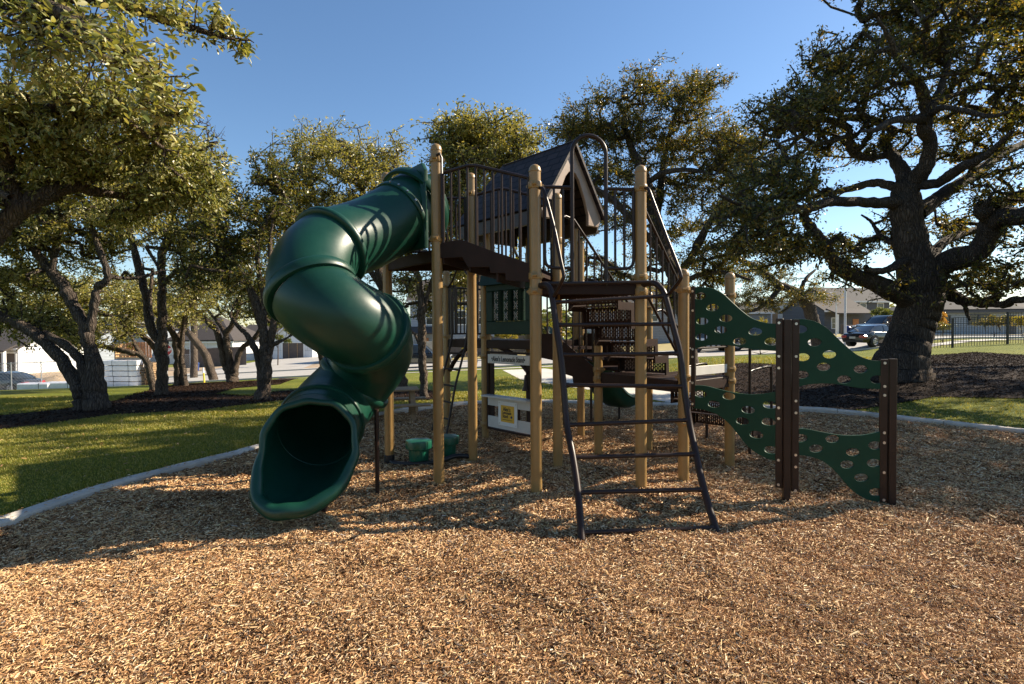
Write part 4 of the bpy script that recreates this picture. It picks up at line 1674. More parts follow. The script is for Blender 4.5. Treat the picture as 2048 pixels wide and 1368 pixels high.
def big_leaves(C, size, wid, rng):
    """near foliage: eight-cornered leaf with a folded midrib"""
    n = len(C)
    a = rng.uniform(0, 2 * np.pi, n)
    el = rng.normal(-.25, .5, n)
    ax = np.column_stack([np.cos(a) * np.cos(el), np.sin(a) * np.cos(el), np.sin(el)])
    nr = rng.normal(0, .8, (n, 3))
    nr[:, 2] = np.abs(nr[:, 2]) + .4
    s = np.cross(ax, nr)
    s /= np.linalg.norm(s, axis=1, keepdims=True) + 1e-9
    nn = np.cross(s, ax)
    L = size * rng.uniform(.55, 1.25, n)[:, None]
    W = L * wid * rng.uniform(.8, 1.25, n)[:, None]
    cu = rng.uniform(-.25, .1, n)[:, None]
    st = [(0, 0), (.22, .36), (.5, .5), (.78, .38), (1, .0)]
    v = np.empty((n, 11, 3))
    k = 0
    mids = []
    for (t, w) in st:
        c = C + ax * L * t + nn * L * cu * t * t
        mids.append(c)
    v[:, 0] = mids[0]
    v[:, 1] = mids[4]
    for i, (t, w) in enumerate(st[1:4]):
        v[:, 2 + i] = mids[i + 1]
        v[:, 5 + i] = mids[i + 1] + s * W * w + nn * W * .18
        v[:, 8 + i] = mids[i + 1] - s * W * w + nn * W * .18
    b = np.arange(n)[:, None] * 11
    q = [[2, 3, 6, 5], [3, 4, 7, 6], [2, 8, 9, 3], [3, 9, 10, 4], [0, 2, 5, 5], [0, 8, 2, 2], [4, 1, 7, 7], [4, 10, 1, 1]]
    quads = np.concatenate([b + np.array([x]) for x in q[:4]], 0)
    tri = np.concatenate([b + np.array([[0, 2, 5]]), b + np.array([[0, 8, 2]]), b + np.array([[4, 1, 7]]), b + np.array([[4, 10, 1]])], 0)
    return v.reshape(-1, 3), quads, tri


def link_mixed(name, co, quads, tri, m, parent):
    me = bpy.data.meshes.new(name)
    co = (co - np.array(parent['_w'])).astype(np.float32)
    me.vertices.add(len(co))
    me.vertices.foreach_set('co', co.ravel())
    li = np.concatenate([quads.ravel(), tri.ravel()]).astype(np.int32)
    me.loops.add(len(li))
    me.loops.foreach_set('vertex_index', li)
    ls = np.concatenate([np.arange(len(quads)) * 4, len(quads) * 4 + np.arange(len(tri)) * 3]).astype(np.int32)
    me.polygons.add(len(ls))
    me.polygons.foreach_set('loop_start', ls)
    me.polygons.foreach_set('use_smooth', np.full(len(ls), True))
    me.update(calc_edges=True)
    o = bpy.data.objects.new(name, me)
    COL.objects.link(o)
    me.materials.append(m)
    o.parent = parent
    o['_w'] = parent['_w']
    return o


def limb_tube(mb, pts, rr, rng, n=10, knots=.12):
    """one bough: a wandering tapered tube with lumps"""
    P_ = crom(pts, 6)
    R_ = np.interp(np.linspace(0, 1, len(P_)), np.linspace(0, 1, len(rr)), rr)
    P2 = []
    for i, p in enumerate(P_):
        w = min(R_[i], .14) * .22
        P2.append(p + Vector((rng.normal(0, w * .5), rng.normal(0, w * .5), rng.normal(0, w * .35))) if 0 < i < len(P_) - 1 else p)
    nz = np.convolve(rng.normal(0, 1, len(R_) + 8), np.hanning(7) / np.hanning(7).sum(), 'same')[4:-4]
    R_ = R_ * (1 + (knots * 1.6 * nz).clip(-.16, .22) * np.minimum(1, .10 / np.maximum(R_, .01)))
    mb.tube(P2, list(R_), n)
    return P2, R_


def make_tree(name, label, base, limbs, blobs, seed, leaf=.08, wid=.42, per=22, spread=.26, bark='bark', leafm='leaf_olive',
              group=None, twig=.008, tips=7, sig=.5, cat='tree', near=False, sides=10, bare=False, thin=1.0):
    """limbs: (points, radii) boughs; blobs: (centre, radii xyz, clusters) of crown that grow out to meet them"""
    rng = np.random.default_rng(seed)
    spread, sig, leaf, per = spread * .82, sig * .85, leaf * 1.12, int(per * .88)
    th = thing(name, label, cat, base, group)
    mb = MB()
    nodes, nr_ = [], []
    for li, (pts, rr) in enumerate(limbs):
        if li:
            rr = [r * thin for r in rr]
        P2, R2 = limb_tube(mb, pts, rr, rng, sides)
        k0 = int(len(P2) * .3)
        for p, r in zip(P2[k0:], R2[k0:]):
            nodes.append(p[:])
            nr_.append(r)
    nodes = np.array(nodes)
    n_limb = len(nodes)
    # crown points
    tip = []
    for c, rad, nc in blobs:
        c = np.array(c)
        rad = np.array(rad)
        k = 0
        while k < nc:
            q = rng.uniform(-1, 1, 3)
            d = np.linalg.norm(q)
            if d > 1 or rng.random() > .25 + .75 * d * d:
                continue
            k += 1
            cc = c + q * rad
            if mnoise.noise(Vector(cc * (.42 / sig)) + Vector((seed * 7.3, 0, 0))) < -.10:
                continue
            f = rng.uniform(.65, 1.5)
            m = max(3, int(rng.poisson(tips * f * 1.45)))
            tip.append(cc + rng.normal(0, .9, (m, 3)).clip(-1.5, 1.5) * np.array([sig, sig, sig * .5]) * f)
    tip = np.concatenate(tip)
    gz = terr(tip[:, 0], tip[:, 1])
    tip = tip[tip[:, 2] > gz + .9]
    from_limb = np.min(np.linalg.norm(tip[:, None, :] - nodes[None, ::3, :], axis=2), axis=1)
    tip = tip[np.argsort(from_limb)]
    cap = n_limb + len(tip) * 9
    N = np.empty((cap, 3))
    N[:n_limb] = nodes
    par = np.full(cap, -1)
    cnt = n_limb
    ends = []
    for p in tip:
        d = np.linalg.norm(N[:cnt] - p, axis=1)
        j = int(np.argmin(d + np.where(N[:cnt, 2] > p[2] + .3, .25, 0)))
        D = d[j]
        k = min(7, max(1, int(D / .32)))
        a = N[j].copy()
        last = j
        off = rng.normal(0, .10, 3) * D
        for i in range(1, k + 1):
            t = i / k
            q = a + (p - a) * t + off * math.sin(math.pi * t) + (rng.normal(0, .04, 3) if i < k else 0)
            N[cnt] = q
            par[cnt] = last
            last = cnt
            cnt += 1
        ends.append(last)
    N = N[:cnt]
    par = par[:cnt]
    area = np.zeros(cnt)
    area[ends] += twig ** 2.2
    rad_ = np.zeros(cnt)
    for i in range(cnt - 1, n_limb - 1, -1):
        area[i] = max(area[i], twig ** 2.2)
        if par[i] >= n_limb:
            area[par[i]] += area[i]
    rad_ = np.minimum(area ** (1 / 2.2), .09)
    for j in range(n_limb):
        rad_[j] = nr_[j]
    ch = np.arange(n_limb, cnt)
    A, B = N[par[ch]], N[ch]
    ra = np.minimum(rad_[par[ch]], rad_[ch] * 1.5)
    tv, tf = frusta(A, B, ra, rad_[ch], 4)
    lv = np.array(mb.v)
    co = np.concatenate([lv, tv])
    me_f = [f for f in mb.f]
    quads = np.array([f for f in me_f if len(f) == 4])
    o = link_np('trunk', co, np.concatenate([quads, tf + len(lv)]), MT[bark], th, smooth=True)
    if bare:
        return th
    # leaves set along the twig ends
    e = N[ends]
    g1 = par[ends]
    g2 = np.where(par[g1] >= n_limb, par[g1], g1)
    pa = N[np.maximum(g2, 0)]
    d0 = e - pa
    Ld = np.linalg.norm(d0, axis=1, keepdims=True) + 1e-6
    d0 = d0 / Ld
    Ld = np.minimum(Ld, .42)
    C = np.repeat(e, per, 0)
    D = np.repeat(d0, per, 0)
    t = rng.uniform(-.12, 1, len(C))[:, None]
    C = C - D * np.repeat(Ld, per, 0) * t + rng.normal(0, .5, C.shape).clip(-1.1, 1.1) * np.array([spread, spread, spread * .8])
    if near:
        v, q, tr = big_leaves(C, leaf, wid, rng)
        link_mixed('crown', v, q, tr, MT[leafm], th)
    else:
        v = leaves(C, leaf, wid, rng=rng, D=D)
        link_np('crown', v, np.arange(len(v)).reshape(-1, 4), MT[leafm], th)
    return th


def PL(Y, *pts):
    """bough traced in the photo, at distance Y (or given per point)"""
    return [V(p[0], p[1], p[2] if len(p) > 2 else Y) for p in pts]


def BL(px, py, rx, ry, Y, ry_m, n):
    c = V(px, py, Y)
    s = Y / F
    return (tuple(c), (rx * s, ry_m, ry * s), n)


def root_at(px, py, Y=None):
    g = G(px, py)
    return g


# -- the big old oak at the right
b = G(1796, 758)
Yo = b.y
OZ = lambda x, y, dy=0.0: (1420 + .4386 * x, .4386 * y, Yo + dy)
oak_limbs = [
    (PL(Yo, (1796, 772), (1800, 740), (1806, 715), (1816, 680), (1830, 640), (1840, 600), OZ(960, 1290), OZ(920, 1130), OZ(897, 1000), OZ(892, 880), OZ(900, 830)),
     [.84, .68, .58, .50, .47, .50, .50, .42, .36, .33, .26]),
    (PL(Yo, OZ(930, 1370), OZ(830, 1325, -.3), OZ(740, 1285, -.6), OZ(620, 1240, -1.0), OZ(560, 1190, -1.2), OZ(520, 1110, -1.3), OZ(470, 1050, -1.4), OZ(430, 990, -1.5), OZ(420, 960, -1.6), OZ(330, 900, -1.9)),
     [.34, .30, .25, .20, .17, .15, .13, .12, .10, .06]),
    (PL(Yo, OZ(880, 925), OZ(760, 925, -.4), OZ(640, 920, -.9), OZ(540, 922, -1.2), OZ(450, 950, -1.6), OZ(340, 963, -2.0), OZ(240, 955, -2.4), OZ(130, 932, -2.8), OZ(40, 890, -3.1)),
     [.20, .16, .14, .13, .12, .10, .08, .06, .03]),
    (PL(Yo, OZ(880, 860), OZ(760, 835, .6), OZ(690, 845, 1), OZ(600, 872, 1.4), OZ(520, 880, 1.8)), [.16, .13, .12, .10, .05]),
    (PL(Yo, OZ(895, 835), OZ(860, 740, .4), OZ(815, 690, .8), OZ(800, 650, 1), OZ(835, 600, 1.1), OZ(770, 560, 1.3), OZ(700, 535, 1.6), OZ(620, 540, 1.9), OZ(560, 510, 2.2), OZ(480, 480, 2.5), OZ(380, 470, 2.8), OZ(260, 520, 3.0)),
     [.22, .18, .16, .15, .14, .12, .12, .11, .10, .08, .05, .03]),
    (PL(Yo, OZ(805, 705, .9), OZ(720, 722, .6), OZ(640, 690, .3), OZ(632, 625, .1), OZ(560, 640, -.2), OZ(480, 655, -.5), OZ(410, 625, -.9), OZ(300, 660, -1.2)), [.12, .10, .09, .08, .07, .06, .05, .03]),
    (PL(Yo, OZ(910, 850), OZ(980, 760, -.5), OZ(1005, 650, -.8), OZ(975, 590, -1), OZ(985, 540, -1.1), OZ(965, 420, -1.3), OZ(930, 350, -1.5), OZ(870, 290, -1.8), OZ(820, 180, -2.1), OZ(760, 80, -2.3)),
     [.26, .21, .19, .18, .17, .14, .11, .09, .06, .03]),
    (PL(Yo, OZ(985, 545, -1.1), OZ(900, 545, -1.5), OZ(830, 550, -1.9), OZ(760, 590, -2.2), OZ(680, 600, -2.6)), [.12, .10, .08, .06, .03]),
    (PL(Yo, OZ(990, 505, -1.2), OZ(1040, 430, -1), OZ(1072, 330, -.7), OZ(1095, 240, -.4), OZ(1115, 130, 0), OZ(1150, 20, .4)), [.13, .11, .09, .08, .06, .03]),
    (PL(Yo, OZ(1010, 520, -1.2), OZ(1060, 490, -1.8), OZ(1180, 508, -2.4), OZ(1280, 530, -2.9), OZ(1400, 500, -3.4)), [.09, .07, .06, .05, .03]),
    (PL(Yo, OZ(1020, 465, -1.0), OZ(1150, 420, -.4), OZ(1250, 372, .2), OZ(1350, 368, .8), OZ(1450, 300, 1.2)), [.08, .07, .06, .05, .03]),
    (PL(Yo, OZ(940, 980), OZ(1040, 900, .6), OZ(1150, 830, 1.2), OZ(1260, 750, 1.8), OZ(1350, 690, 2.2), OZ(1440, 650, 2.6), OZ(1560, 560, 3.0)), [.26, .21, .18, .16, .14, .12, .06]),
    (PL(Yo, OZ(930, 845), OZ(1040, 832, -.8), OZ(1150, 762, -1.6), OZ(1240, 720, -2.2), OZ(1380, 600, -2.8)), [.16, .14, .13, .10, .05]),
    (PL(Yo, OZ(960, 1290), OZ(1080, 1195, -.4), OZ(1200, 1160, -.9), OZ(1265, 1080, -1.2), OZ(1310, 1000, -1.5), OZ(1420, 985, -2.0), OZ(1540, 940, -2.6), OZ(1700, 820, -3.2)), [.36, .33, .30, .27, .26, .22, .17, .08]),
    (PL(Yo, OZ(1290, 1010, -1.4), OZ(1250, 960, -1.5), OZ(1245, 925, -1.6)), [.24, .20, .17]),
    (PL(Yo, OZ(1300, 960, -1.4), OZ(1380, 905, -1), OZ(1450, 870, -.6), OZ(1600, 760, 0)), [.16, .13, .11, .06]),
    (PL(Yo, OZ(1000, 1190), OZ(1060, 1110, .6), OZ(1140, 1068, 1.1), OZ(1250, 1050, 1.5), OZ(1380, 1080, 2)), [.18, .14, .13, .10, .05]),
    (PL(Yo, OZ(900, 1190), OZ(870, 1200, -.4), OZ(800, 1232, -.8), OZ(725, 1232, -1.1), OZ(710, 1215, -1.2)), [.14, .12, .10, .08, .08]),
    (PL(Yo, OZ(870, 1110), OZ(810, 1100, .5), OZ(760, 1050, .9), OZ(735, 1010, 1.2), OZ(690, 980, 1.5)), [.09, .08, .06, .05, .03]),
    (PL(Yo, (1878, 575), (1903, 590, Yo - .2), (1922, 600, Yo - .5), (1942, 605, Yo - .8), (1961, 608, Yo - 1.1), (1980, 606, Yo - 1.4), (2009, 610, Yo - 1.8), (2025, 601, Yo - 2.1), (2050, 599, Yo - 2.5), (2140, 590, Yo - 3)),
     [.20, .17, .15, .10, .10, .10, .10, .10, .09, .05]),
    (PL(Yo, (1915, 598, Yo - .4), (1932, 616, Yo - .6), (1934, 628, Yo - .6), (1940, 640, Yo - .7)), [.07, .05, .05, .03]),
]
oak_blobs = [BL(1560, 250, 70, 70, Yo, 1.6, 45), BL(1660, 160, 90, 80, Yo + .3, 2.2, 52), BL(1770, 80, 110, 80, Yo, 2.2, 62), BL(1900, 50, 120, 80, Yo, 2.4, 64),
             BL(2030, 120, 110, 110, Yo, 2.4, 48), BL(1545, 370, 75, 55, Yo - 1.5, 1.4, 40), BL(1520, 460, 60, 50, Yo - 2.2, 1.2, 26), BL(1640, 400, 60, 50, Yo - .8, 1.2, 12),
             BL(1690, 280, 100, 50, Yo + 1.5, 1.6, 24), BL(1860, 170, 120, 50, Yo - 1, 1.8, 26), BL(1990, 250, 80, 60, Yo + .8, 1.8, 26), BL(2000, 400, 70, 60, Yo - .8, 2.0, 34),
             BL(1590, 530, 60, 40, Yo - 1.4, 1, 20), BL(1680, 500, 40, 40, Yo + .9, .8, 9), BL(1760, 470, 40, 30, Yo + 1.3, .8, 7), BL(1930, 470, 50, 40, Yo + 1.6, 1.2, 14), BL(2010, 540, 60, 45, Yo - 1.6, 1.2, 20),
             BL(1980, 570, 60, 22, Yo - 1.8, .6, 10), BL(1870, 280, 90, 40, Yo + 2.2, 1.2, 10), BL(1760, 560, 20, 22, Yo - .6, .5, 3), BL(1690, 545, 26, 22, Yo - 1.2, .5, 5),
             BL(2140, 260, 100, 180, Yo - 1, 2.4, 60), BL(2120, 500, 90, 70, Yo - 2.5, 2, 30), BL(2040, -40, 130, 50, Yo + 1.5, 1.6, 26), BL(1860, -60, 100, 40, Yo + 1, 1.6, 24), BL(1790, -125, 170, 70, Yo + .2, 2.4, 46), BL(1960, -140, 120, 60, Yo, 2.0, 22)]
make_tree('old_oak_tree', 'massive old live oak with twisting dark boughs on the mulch slope at the right', b, oak_limbs, oak_blobs, 11, leaf=.085, wid=.46, per=24, spread=.19,
          bark='bark_dark', leafm='leaf_gold', twig=.011, tips=7, sig=.40, sides=14, thin=.84)

# -- oaks at the left: (label, base px, stems, blobs, options)
def oak(label, bp, stems, blobs, seed, Y=None, **kw):
    g = G(*bp)
    Yb = g.y if Y is None else Y
    lim = []
    for pts, rr in stems:
        s = Yb / F
        lim.append((PL(Yb, *[(p[0], p[1], Yb + (p[2] if len(p) > 2 else 0)) for p in pts]), [r * s for r in rr]))
    bl = [BL(x, y, rx, ry, Yb + dy, rm, n) for (x, y, rx, ry, dy, rm, n) in blobs]
    return make_tree('oak_tree', label, g, lim, bl, seed, group='live oaks round the playground', **kw)


oak('leaning live oak of three thick stems beside the wrapped lumber', (184, 822),
    [([(166, 834), (165, 800), (152, 767), (122, 718), (80, 676), (38, 649), (0, 632), (-60, 596, -.4), (-140, 540, -.8)], [20, 15, 13, 12, 11, 10, 9, 8, 5]),
     ([(180, 800), (177, 771), (163, 724), (137, 695), (106, 676), (70, 655, .5), (40, 620, 1), (0, 560, 1.5)], [12, 10, 9, 8, 8, 7, 6, 4]),
     ([(193, 838), (192, 800), (190, 771), (180, 695), (170, 657), (148, 613), (130, 575), (110, 553), (88, 526), (57, 487), (22, 460), (-40, 420)], [27, 22, 18, 12, 11, 12, 11, 10, 8, 7, 6, 4]),
     ([(178, 665), (184, 640), (190, 600), (196, 575), (215, 553), (200, 504), (180, 440), (160, 380)], [9, 8, 7, 7, 7, 6, 5, 3]),
     ([(105, 545), (108, 510), (114, 482), (116, 440), (130, 380, -.5)], [7, 6, 6, 5, 3]),
     ([(215, 553), (245, 556, .3), (280, 555, .6), (330, 540, 1)], [5, 4, 4, 2])],
    [(60, 430, 110, 70, 0, 1.6, 40), (170, 380, 110, 70, .5, 1.6, 40), (40, 560, 90, 60, .8, 1.2, 26), (280, 430, 80, 60, .5, 1.3, 26), (110, 660, 70, 26, 1.3, .7, 12), (20, 640, 60, 30, .6, .7, 9), (240, 330, 90, 60, 1.0, 1.4, 28), (-120, 480, 120, 140, 0, 2, 40), (100, 480, 120, 40, 1.2, 1.2, 26), (30, 500, 60, 40, 0, 1, 12)],
    21, leaf=.075, per=24, spread=.17, leafm='leaf_olive', bark='bark_dark', tips=7, sig=.34)

oak('tall live oak with two upright stems behind the lumber stack', (325, 792),
    [([(327, 806), (325, 790), (324, 750), (324, 714), (318, 685), (299, 650), (292, 600), (285, 561), (267, 496), (250, 430), (230, 350)], [16, 13, 11, 11, 9, 8, 7, 7, 6, 5, 3]),
     ([(325, 740), (325, 700), (325, 657), (324, 600), (325, 570), (322, 517), (338, 465), (350, 400), (365, 330)], [10, 10, 9, 8, 7, 7, 6, 4, 3]),
     ([(310, 672), (303, 640), (300, 600, .4), (305, 540, .6)], [6, 5, 4, 3]),
     ([(325, 570), (350, 545, -.4), (390, 530, -.8), (420, 500, -1)], [5, 4, 3, 2])],
    [(230, 340, 90, 70, 0, 1.6, 40), (330, 330, 70, 60, 0, 1.6, 34), (300, 450, 90, 50, .6, 1.5, 30), (390, 470, 60, 50, -.4, 1.2, 22), (240, 520, 70, 40, .8, 1.2, 16), (380, 400, 50, 50, .4, 1.2, 16)],
    22, leaf=.085, per=22, spread=.2, leafm='leaf_olive', tips=7, sig=.42)

oak('small live oak leaning left in front of the pallet stack', (306, 782),
    [([(310, 790), (303, 760), (297, 730), (284, 712), (266, 706), (240, 700), (219, 695), (182, 689), (160, 690)], [8, 7, 6, 6, 6, 5, 5, 4, 2]),
     ([(287, 714), (270, 690, .3), (262, 672, .5), (240, 650, .7)], [5, 4, 3, 2])],
    [(190, 670, 50, 24, 0, 1, 16), (250, 655, 50, 28, .5, 1, 16), (240, 610, 60, 30, 1, 1, 14)],
    23, leaf=.09, per=20, spread=.2, tips=6, sig=.38, leafm='leaf_olive')

oak('live oak farther back whose low crown fills the gap behind the leaning stems', (324, 779),
    [([(324, 786), (323, 750), (318, 715), (305, 690), (280, 668), (240, 645), (190, 620), (150, 600)], [8, 7, 6, 6, 6, 5, 4, 2]),
     ([(318, 710), (322, 670), (315, 630), (300, 590)], [6, 5, 4, 2]),
     ([(250, 652), (190, 655), (130, 650), (60, 645)], [5, 4, 3, 2])],
    [(80, 620, 90, 36, 0, 1.6, 34), (190, 600, 90, 40, .5, 1.8, 36), (300, 610, 60, 36, .6, 1.6, 22), (130, 560, 110, 30, .8, 1.6, 26), (-40, 610, 70, 50, 0, 1.6, 20), (90, 665, 60, 14, 0, 1, 8)],
    33, leaf=.11, per=22, spread=.26, tips=7, sig=.48, leafm='leaf_olive')

oak('live oak farther back between the V forked oak and the tube slide', (648, 762),
    [([(648, 768), (648, 740), (640, 700), (620, 660), (595, 620), (575, 580)], [9, 8, 7, 6, 4, 2]),
     ([(640, 700), (645, 660), (650, 620), (655, 580)], [5, 5, 4, 2])],
    [(560, 590, 50, 40, 0, 1.8, 24), (630, 590, 60, 40, .5, 1.8, 24), (510, 610, 40, 26, .5, 1.4, 12), (590, 630, 50, 20, .5, 1.4, 10), (580, 530, 60, 40, .6, 1.8, 20)],
    34, leaf=.12, per=20, spread=.28, tips=7, sig=.5, leafm='leaf_dark')

oak('twin stemmed live oak in the mulch left of the white street pole', (364, 774),
    [([(357, 784), (357, 760), (356, 714), (350, 672), (337, 651), (322, 610), (300, 570)], [10, 8, 8, 7, 6, 5, 3]),
     ([(371, 782), (369, 760), (364, 720), (364, 690), (370, 640), (385, 590), (400, 540)], [8, 6, 5, 5, 5, 4, 3]),
     ([(352, 680), (372, 650, .5), (400, 630, .8)], [4, 3, 2])],
    [(340, 600, 70, 40, 0, 1.6, 26), (400, 560, 70, 45, .5, 1.8, 28), (280, 590, 60, 40, 1, 1.4, 20), (370, 640, 40, 20, 1, 1, 8)],
    24, leaf=.11, per=20, spread=.26, tips=7, sig=.5, leafm='leaf_olive')

oak('single stemmed live oak leaning left over the street marker', (427, 763),
    [([(430, 770), (424, 750), (413, 714), (401, 695), (386, 676), (370, 660), (356, 647), (335, 625)], [10, 8, 8, 7, 7, 6, 6, 3])],
    [(370, 620, 50, 30, 0, 1.6, 18), (330, 610, 40, 30, .5, 1.4, 12)],
    25, leaf=.12, per=18, spread=.28, tips=6, sig=.5, leafm='leaf_olive')

oak('live oak forking into a wide V by the street', (464, 766),
    [([(465, 774), (464, 755), (455, 738), (451, 733), (445, 705), (438, 676), (430, 658), (417, 644), (402, 632), (386, 625), (360, 610)], [14, 11, 8, 7, 7, 6, 6, 6, 5, 5, 3]),
     ([(462, 750), (457, 705), (452, 675), (453, 664), (463, 652), (471, 630), (480, 605), (490, 560)], [8, 7, 6, 6, 5, 5, 4, 2]),
     ([(468, 750), (472, 730), (478, 708), (486, 695), (500, 683), (512, 672), (530, 640), (545, 610)], [8, 6, 6, 5, 5, 5, 4, 2]),
     ([(451, 668), (440, 650, .6), (425, 632, 1), (400, 600, 1.2)], [5, 4, 3, 2])],
    [(400, 580, 60, 40, 0, 1.8, 24), (480, 570, 60, 40, .5, 1.8, 26), (450, 620, 40, 20, 1, 1.2, 8), (430, 520, 70, 40, 1, 1.8, 24), (540, 600, 40, 40, 0, 1.4, 14)],
    26, leaf=.12, per=18, spread=.28, tips=7, sig=.55, leafm='leaf_olive')

oak('many stemmed live oak standing on the lawn left of the tube slide', (528, 801),
    [([(528, 812), (527, 790), (529, 760), (531, 733), (530, 700), (528, 676), (521, 638), (512, 605), (490, 560), (455, 500), (430, 440), (420, 400)], [16, 14, 12, 11, 10, 9, 9, 8, 7, 6, 5, 3]),
     ([(533, 735), (540, 700), (545, 660), (550, 610), (545, 560), (540, 500), (545, 440)], [7, 7, 6, 5, 5, 4, 3]),
     ([(519, 770), (519, 740), (512, 705), (502, 682), (490, 665), (478, 655), (460, 630)], [6, 6, 6, 6, 5, 4, 3]),
     ([(540, 695), (552, 687), (566, 680), (577, 674), (585, 668)], [4, 4, 3, 2, 2]),
     ([(524, 660), (528, 600), (515, 530), (520, 470), (560, 400, .5)], [7, 6, 5, 4, 3]),
     ([(490, 560), (460, 545, -.4), (420, 540, -.6), (380, 530, -.8)], [5, 4, 3, 2]),
     ([(455, 500), (430, 490, .4), (405, 450, .6), (395, 400, .8)], [5, 4, 4, 2])],
    [(450, 390, 60, 45, 0, 1.2, 26), (520, 400, 60, 50, .5, 1.4, 28), (440, 470, 50, 45, 0, 1.2, 18), (530, 480, 60, 50, .8, 1.3, 26), (490, 560, 80, 40, .6, 1.3, 22), (570, 350, 50, 40, .8, 1.2, 20), (400, 540, 50, 30, 0, 1, 10), (520, 630, 50, 26, 1, 1, 8)],
    27, leaf=.085, per=23, spread=.19, tips=7, sig=.38, leafm='leaf_dark')

oak('live oak with its crown rising above the tube slide', (806, 784),
    [([(808, 792), (806, 770), (795, 710), (775, 620), (760, 550), (745, 500), (735, 440), (725, 380), (700, 320)], [11, 10, 10, 9, 9, 8, 7, 5, 3]),
     ([(768, 585), (740, 540), (700, 500), (660, 460), (630, 400), (620, 340)], [6, 6, 5, 5, 4, 2]),
     ([(750, 520), (765, 450, .5), (770, 400, .6), (775, 340, .6)], [6, 5, 4, 2])],
    [(640, 330, 60, 55, 0, 1.5, 34), (720, 340, 70, 50, .4, 1.6, 40), (770, 320, 40, 40, .8, 1.2, 18), (620, 420, 50, 50, 0, 1.3, 22), (690, 430, 70, 50, .6, 1.5, 28), (660, 290, 50, 40, .6, 1.3, 20), (760, 480, 60, 50, 1.0, 1.4, 20), (600, 520, 50, 40, .8, 1.2, 14), (780, 560, 50, 50, 1.4, 1.4, 16)],
    28, leaf=.09, per=24, spread=.2, tips=7, sig=.42, leafm='leaf_olive')

oak('slim live oak standing behind the picnic table', (849, 797),
    [([(850, 806), (848, 780), (845, 730), (844, 680), (843, 640), (839, 567), (821, 524), (800, 470), (790, 420)], [10, 8, 8, 8, 7, 7, 6, 4, 3]),
     ([(843, 640), (855, 590), (870, 540), (880, 480), (890, 420)], [4, 4, 4, 3, 2]),
     ([(842, 700), (830, 670, .3), (815, 655, .5)], [3, 2, 1.5])],
    [(830, 470, 60, 50, 0, 1.3, 22), (900, 440, 60, 50, .6, 1.4, 24), (860, 560, 60, 40, .6, 1.3, 16), (830, 620, 40, 30, .8, 1, 8), (930, 540, 50, 40, 1.0, 1.2, 12)],
    29, leaf=.085, per=22, spread=.19, tips=7, sig=.38, leafm='leaf_dark')

oak('round topped live oak behind the little gabled roof', (947, 799),
    [([(947, 806), (947, 760), (949, 700), (951, 620), (957, 540), (962, 460), (955, 400), (940, 340)], [9, 8, 7.5, 7, 7, 7, 6, 3]),
     ([(954, 560), (985, 480), (1015, 400), (1035, 330)], [6, 6, 5, 3]),
     ([(962, 470), (930, 410), (905, 350), (900, 300)], [5, 5, 4, 2])],
    [(925, 300, 50, 45, 0, 1.4, 40), (1000, 290, 55, 45, .4, 1.5, 40), (1040, 320, 35, 40, .8, 1.2, 22), (970, 360, 80, 50, .5, 1.4, 38), (920, 420, 60, 50, 1, 1.4, 24), (1030, 420, 50, 50, 1, 1.4, 22), (960, 265, 40, 26, 0, 1, 16), (960, 540, 70, 50, 1, 1.2, 16), (905, 610, 30, 24, 1, .8, 5)],
    30, leaf=.085, per=24, spread=.19, tips=7, sig=.38, leafm='leaf_olive')

# -- the broad oak behind the ladder, and the oak with the bough that droops to the ground
gC = G(1376, 742)
oak('broad live oak with a bent dark trunk behind the ladder posts', (1376, 742),
    [([(1380, 752), (1378, 700), (1372, 640), (1362, 590), (1350, 552), (1326, 506), (1316, 469), (1307, 413), (1285, 345), (1260, 290), (1245, 240)], [20, 17, 16, 16, 15, 14, 13, 12, 10, 7, 4]),
     ([(1330, 515), (1300, 480, -.5), (1262, 440, -1), (1225, 400, -1.3), (1180, 370, -1.6), (1150, 330, -1.8)], [8, 7, 7, 6, 4, 2]),
     ([(1312, 440), (1320, 380, .5), (1330, 310, .8), (1345, 250, 1), (1360, 200, 1.2)], [8, 7, 6, 5, 3]),
     ([(1352, 560), (1385, 510, -.4), (1410, 460, -.8), (1440, 420, -1), (1480, 405, -1.2)], [9, 8, 7, 6, 3]),
     ([(1355, 570), (1400, 550, -.6), (1450, 545, -1.2), (1500, 560, -1.6)], [6, 5, 4, 2]),
     ([(1295, 365), (1330, 345, -.8), (1380, 340, -1.4), (1430, 350, -1.8)], [6, 5, 4, 2])],
    [(1250, 230, 90, 55, 0, 2.2, 70), (1350, 220, 70, 60, .5, 2.2, 60), (1170, 250, 50, 45, -.5, 1.6, 34), (1180, 330, 70, 50, -1, 1.6, 36), (1290, 320, 90, 50, 1, 2, 50), (1400, 320, 60, 60, 0, 2, 44), (1400, 180, 40, 36, .5, 1.4, 20), (1240, 420, 90, 50, .8, 1.8, 36), (1390, 430, 80, 50, 0, 1.8, 42), (1460, 340, 40, 50, -.5, 1.4, 20), (1250, 520, 80, 45, 1.2, 1.5, 22), (1440, 520, 60, 40, -.5, 1.4, 24), (1400, 590, 50, 30, .5, 1.2, 10), (1470, 440, 40, 40, -.5, 1.2, 14), (1130, 540, 60, 60, 1.5, 1.4, 20), (1200, 590, 80, 40, 1.5, 1.4, 20), (1330, 600, 60, 40, 1.2, 1.2, 16), (1420, 560, 60, 40, .5, 1.2, 18), (1160, 430, 60, 50, 0, 1.4, 22), (1440, 285, 45, 45, -.3, 1.4, 26), (1485, 350, 40, 50, -.6, 1.4, 22), (1500, 470, 40, 50, -.6, 1.2, 16)],
    31, leaf=.10, per=24, spread=.23, tips=7, sig=.45, leafm='leaf_gold', bark='bark_dark')

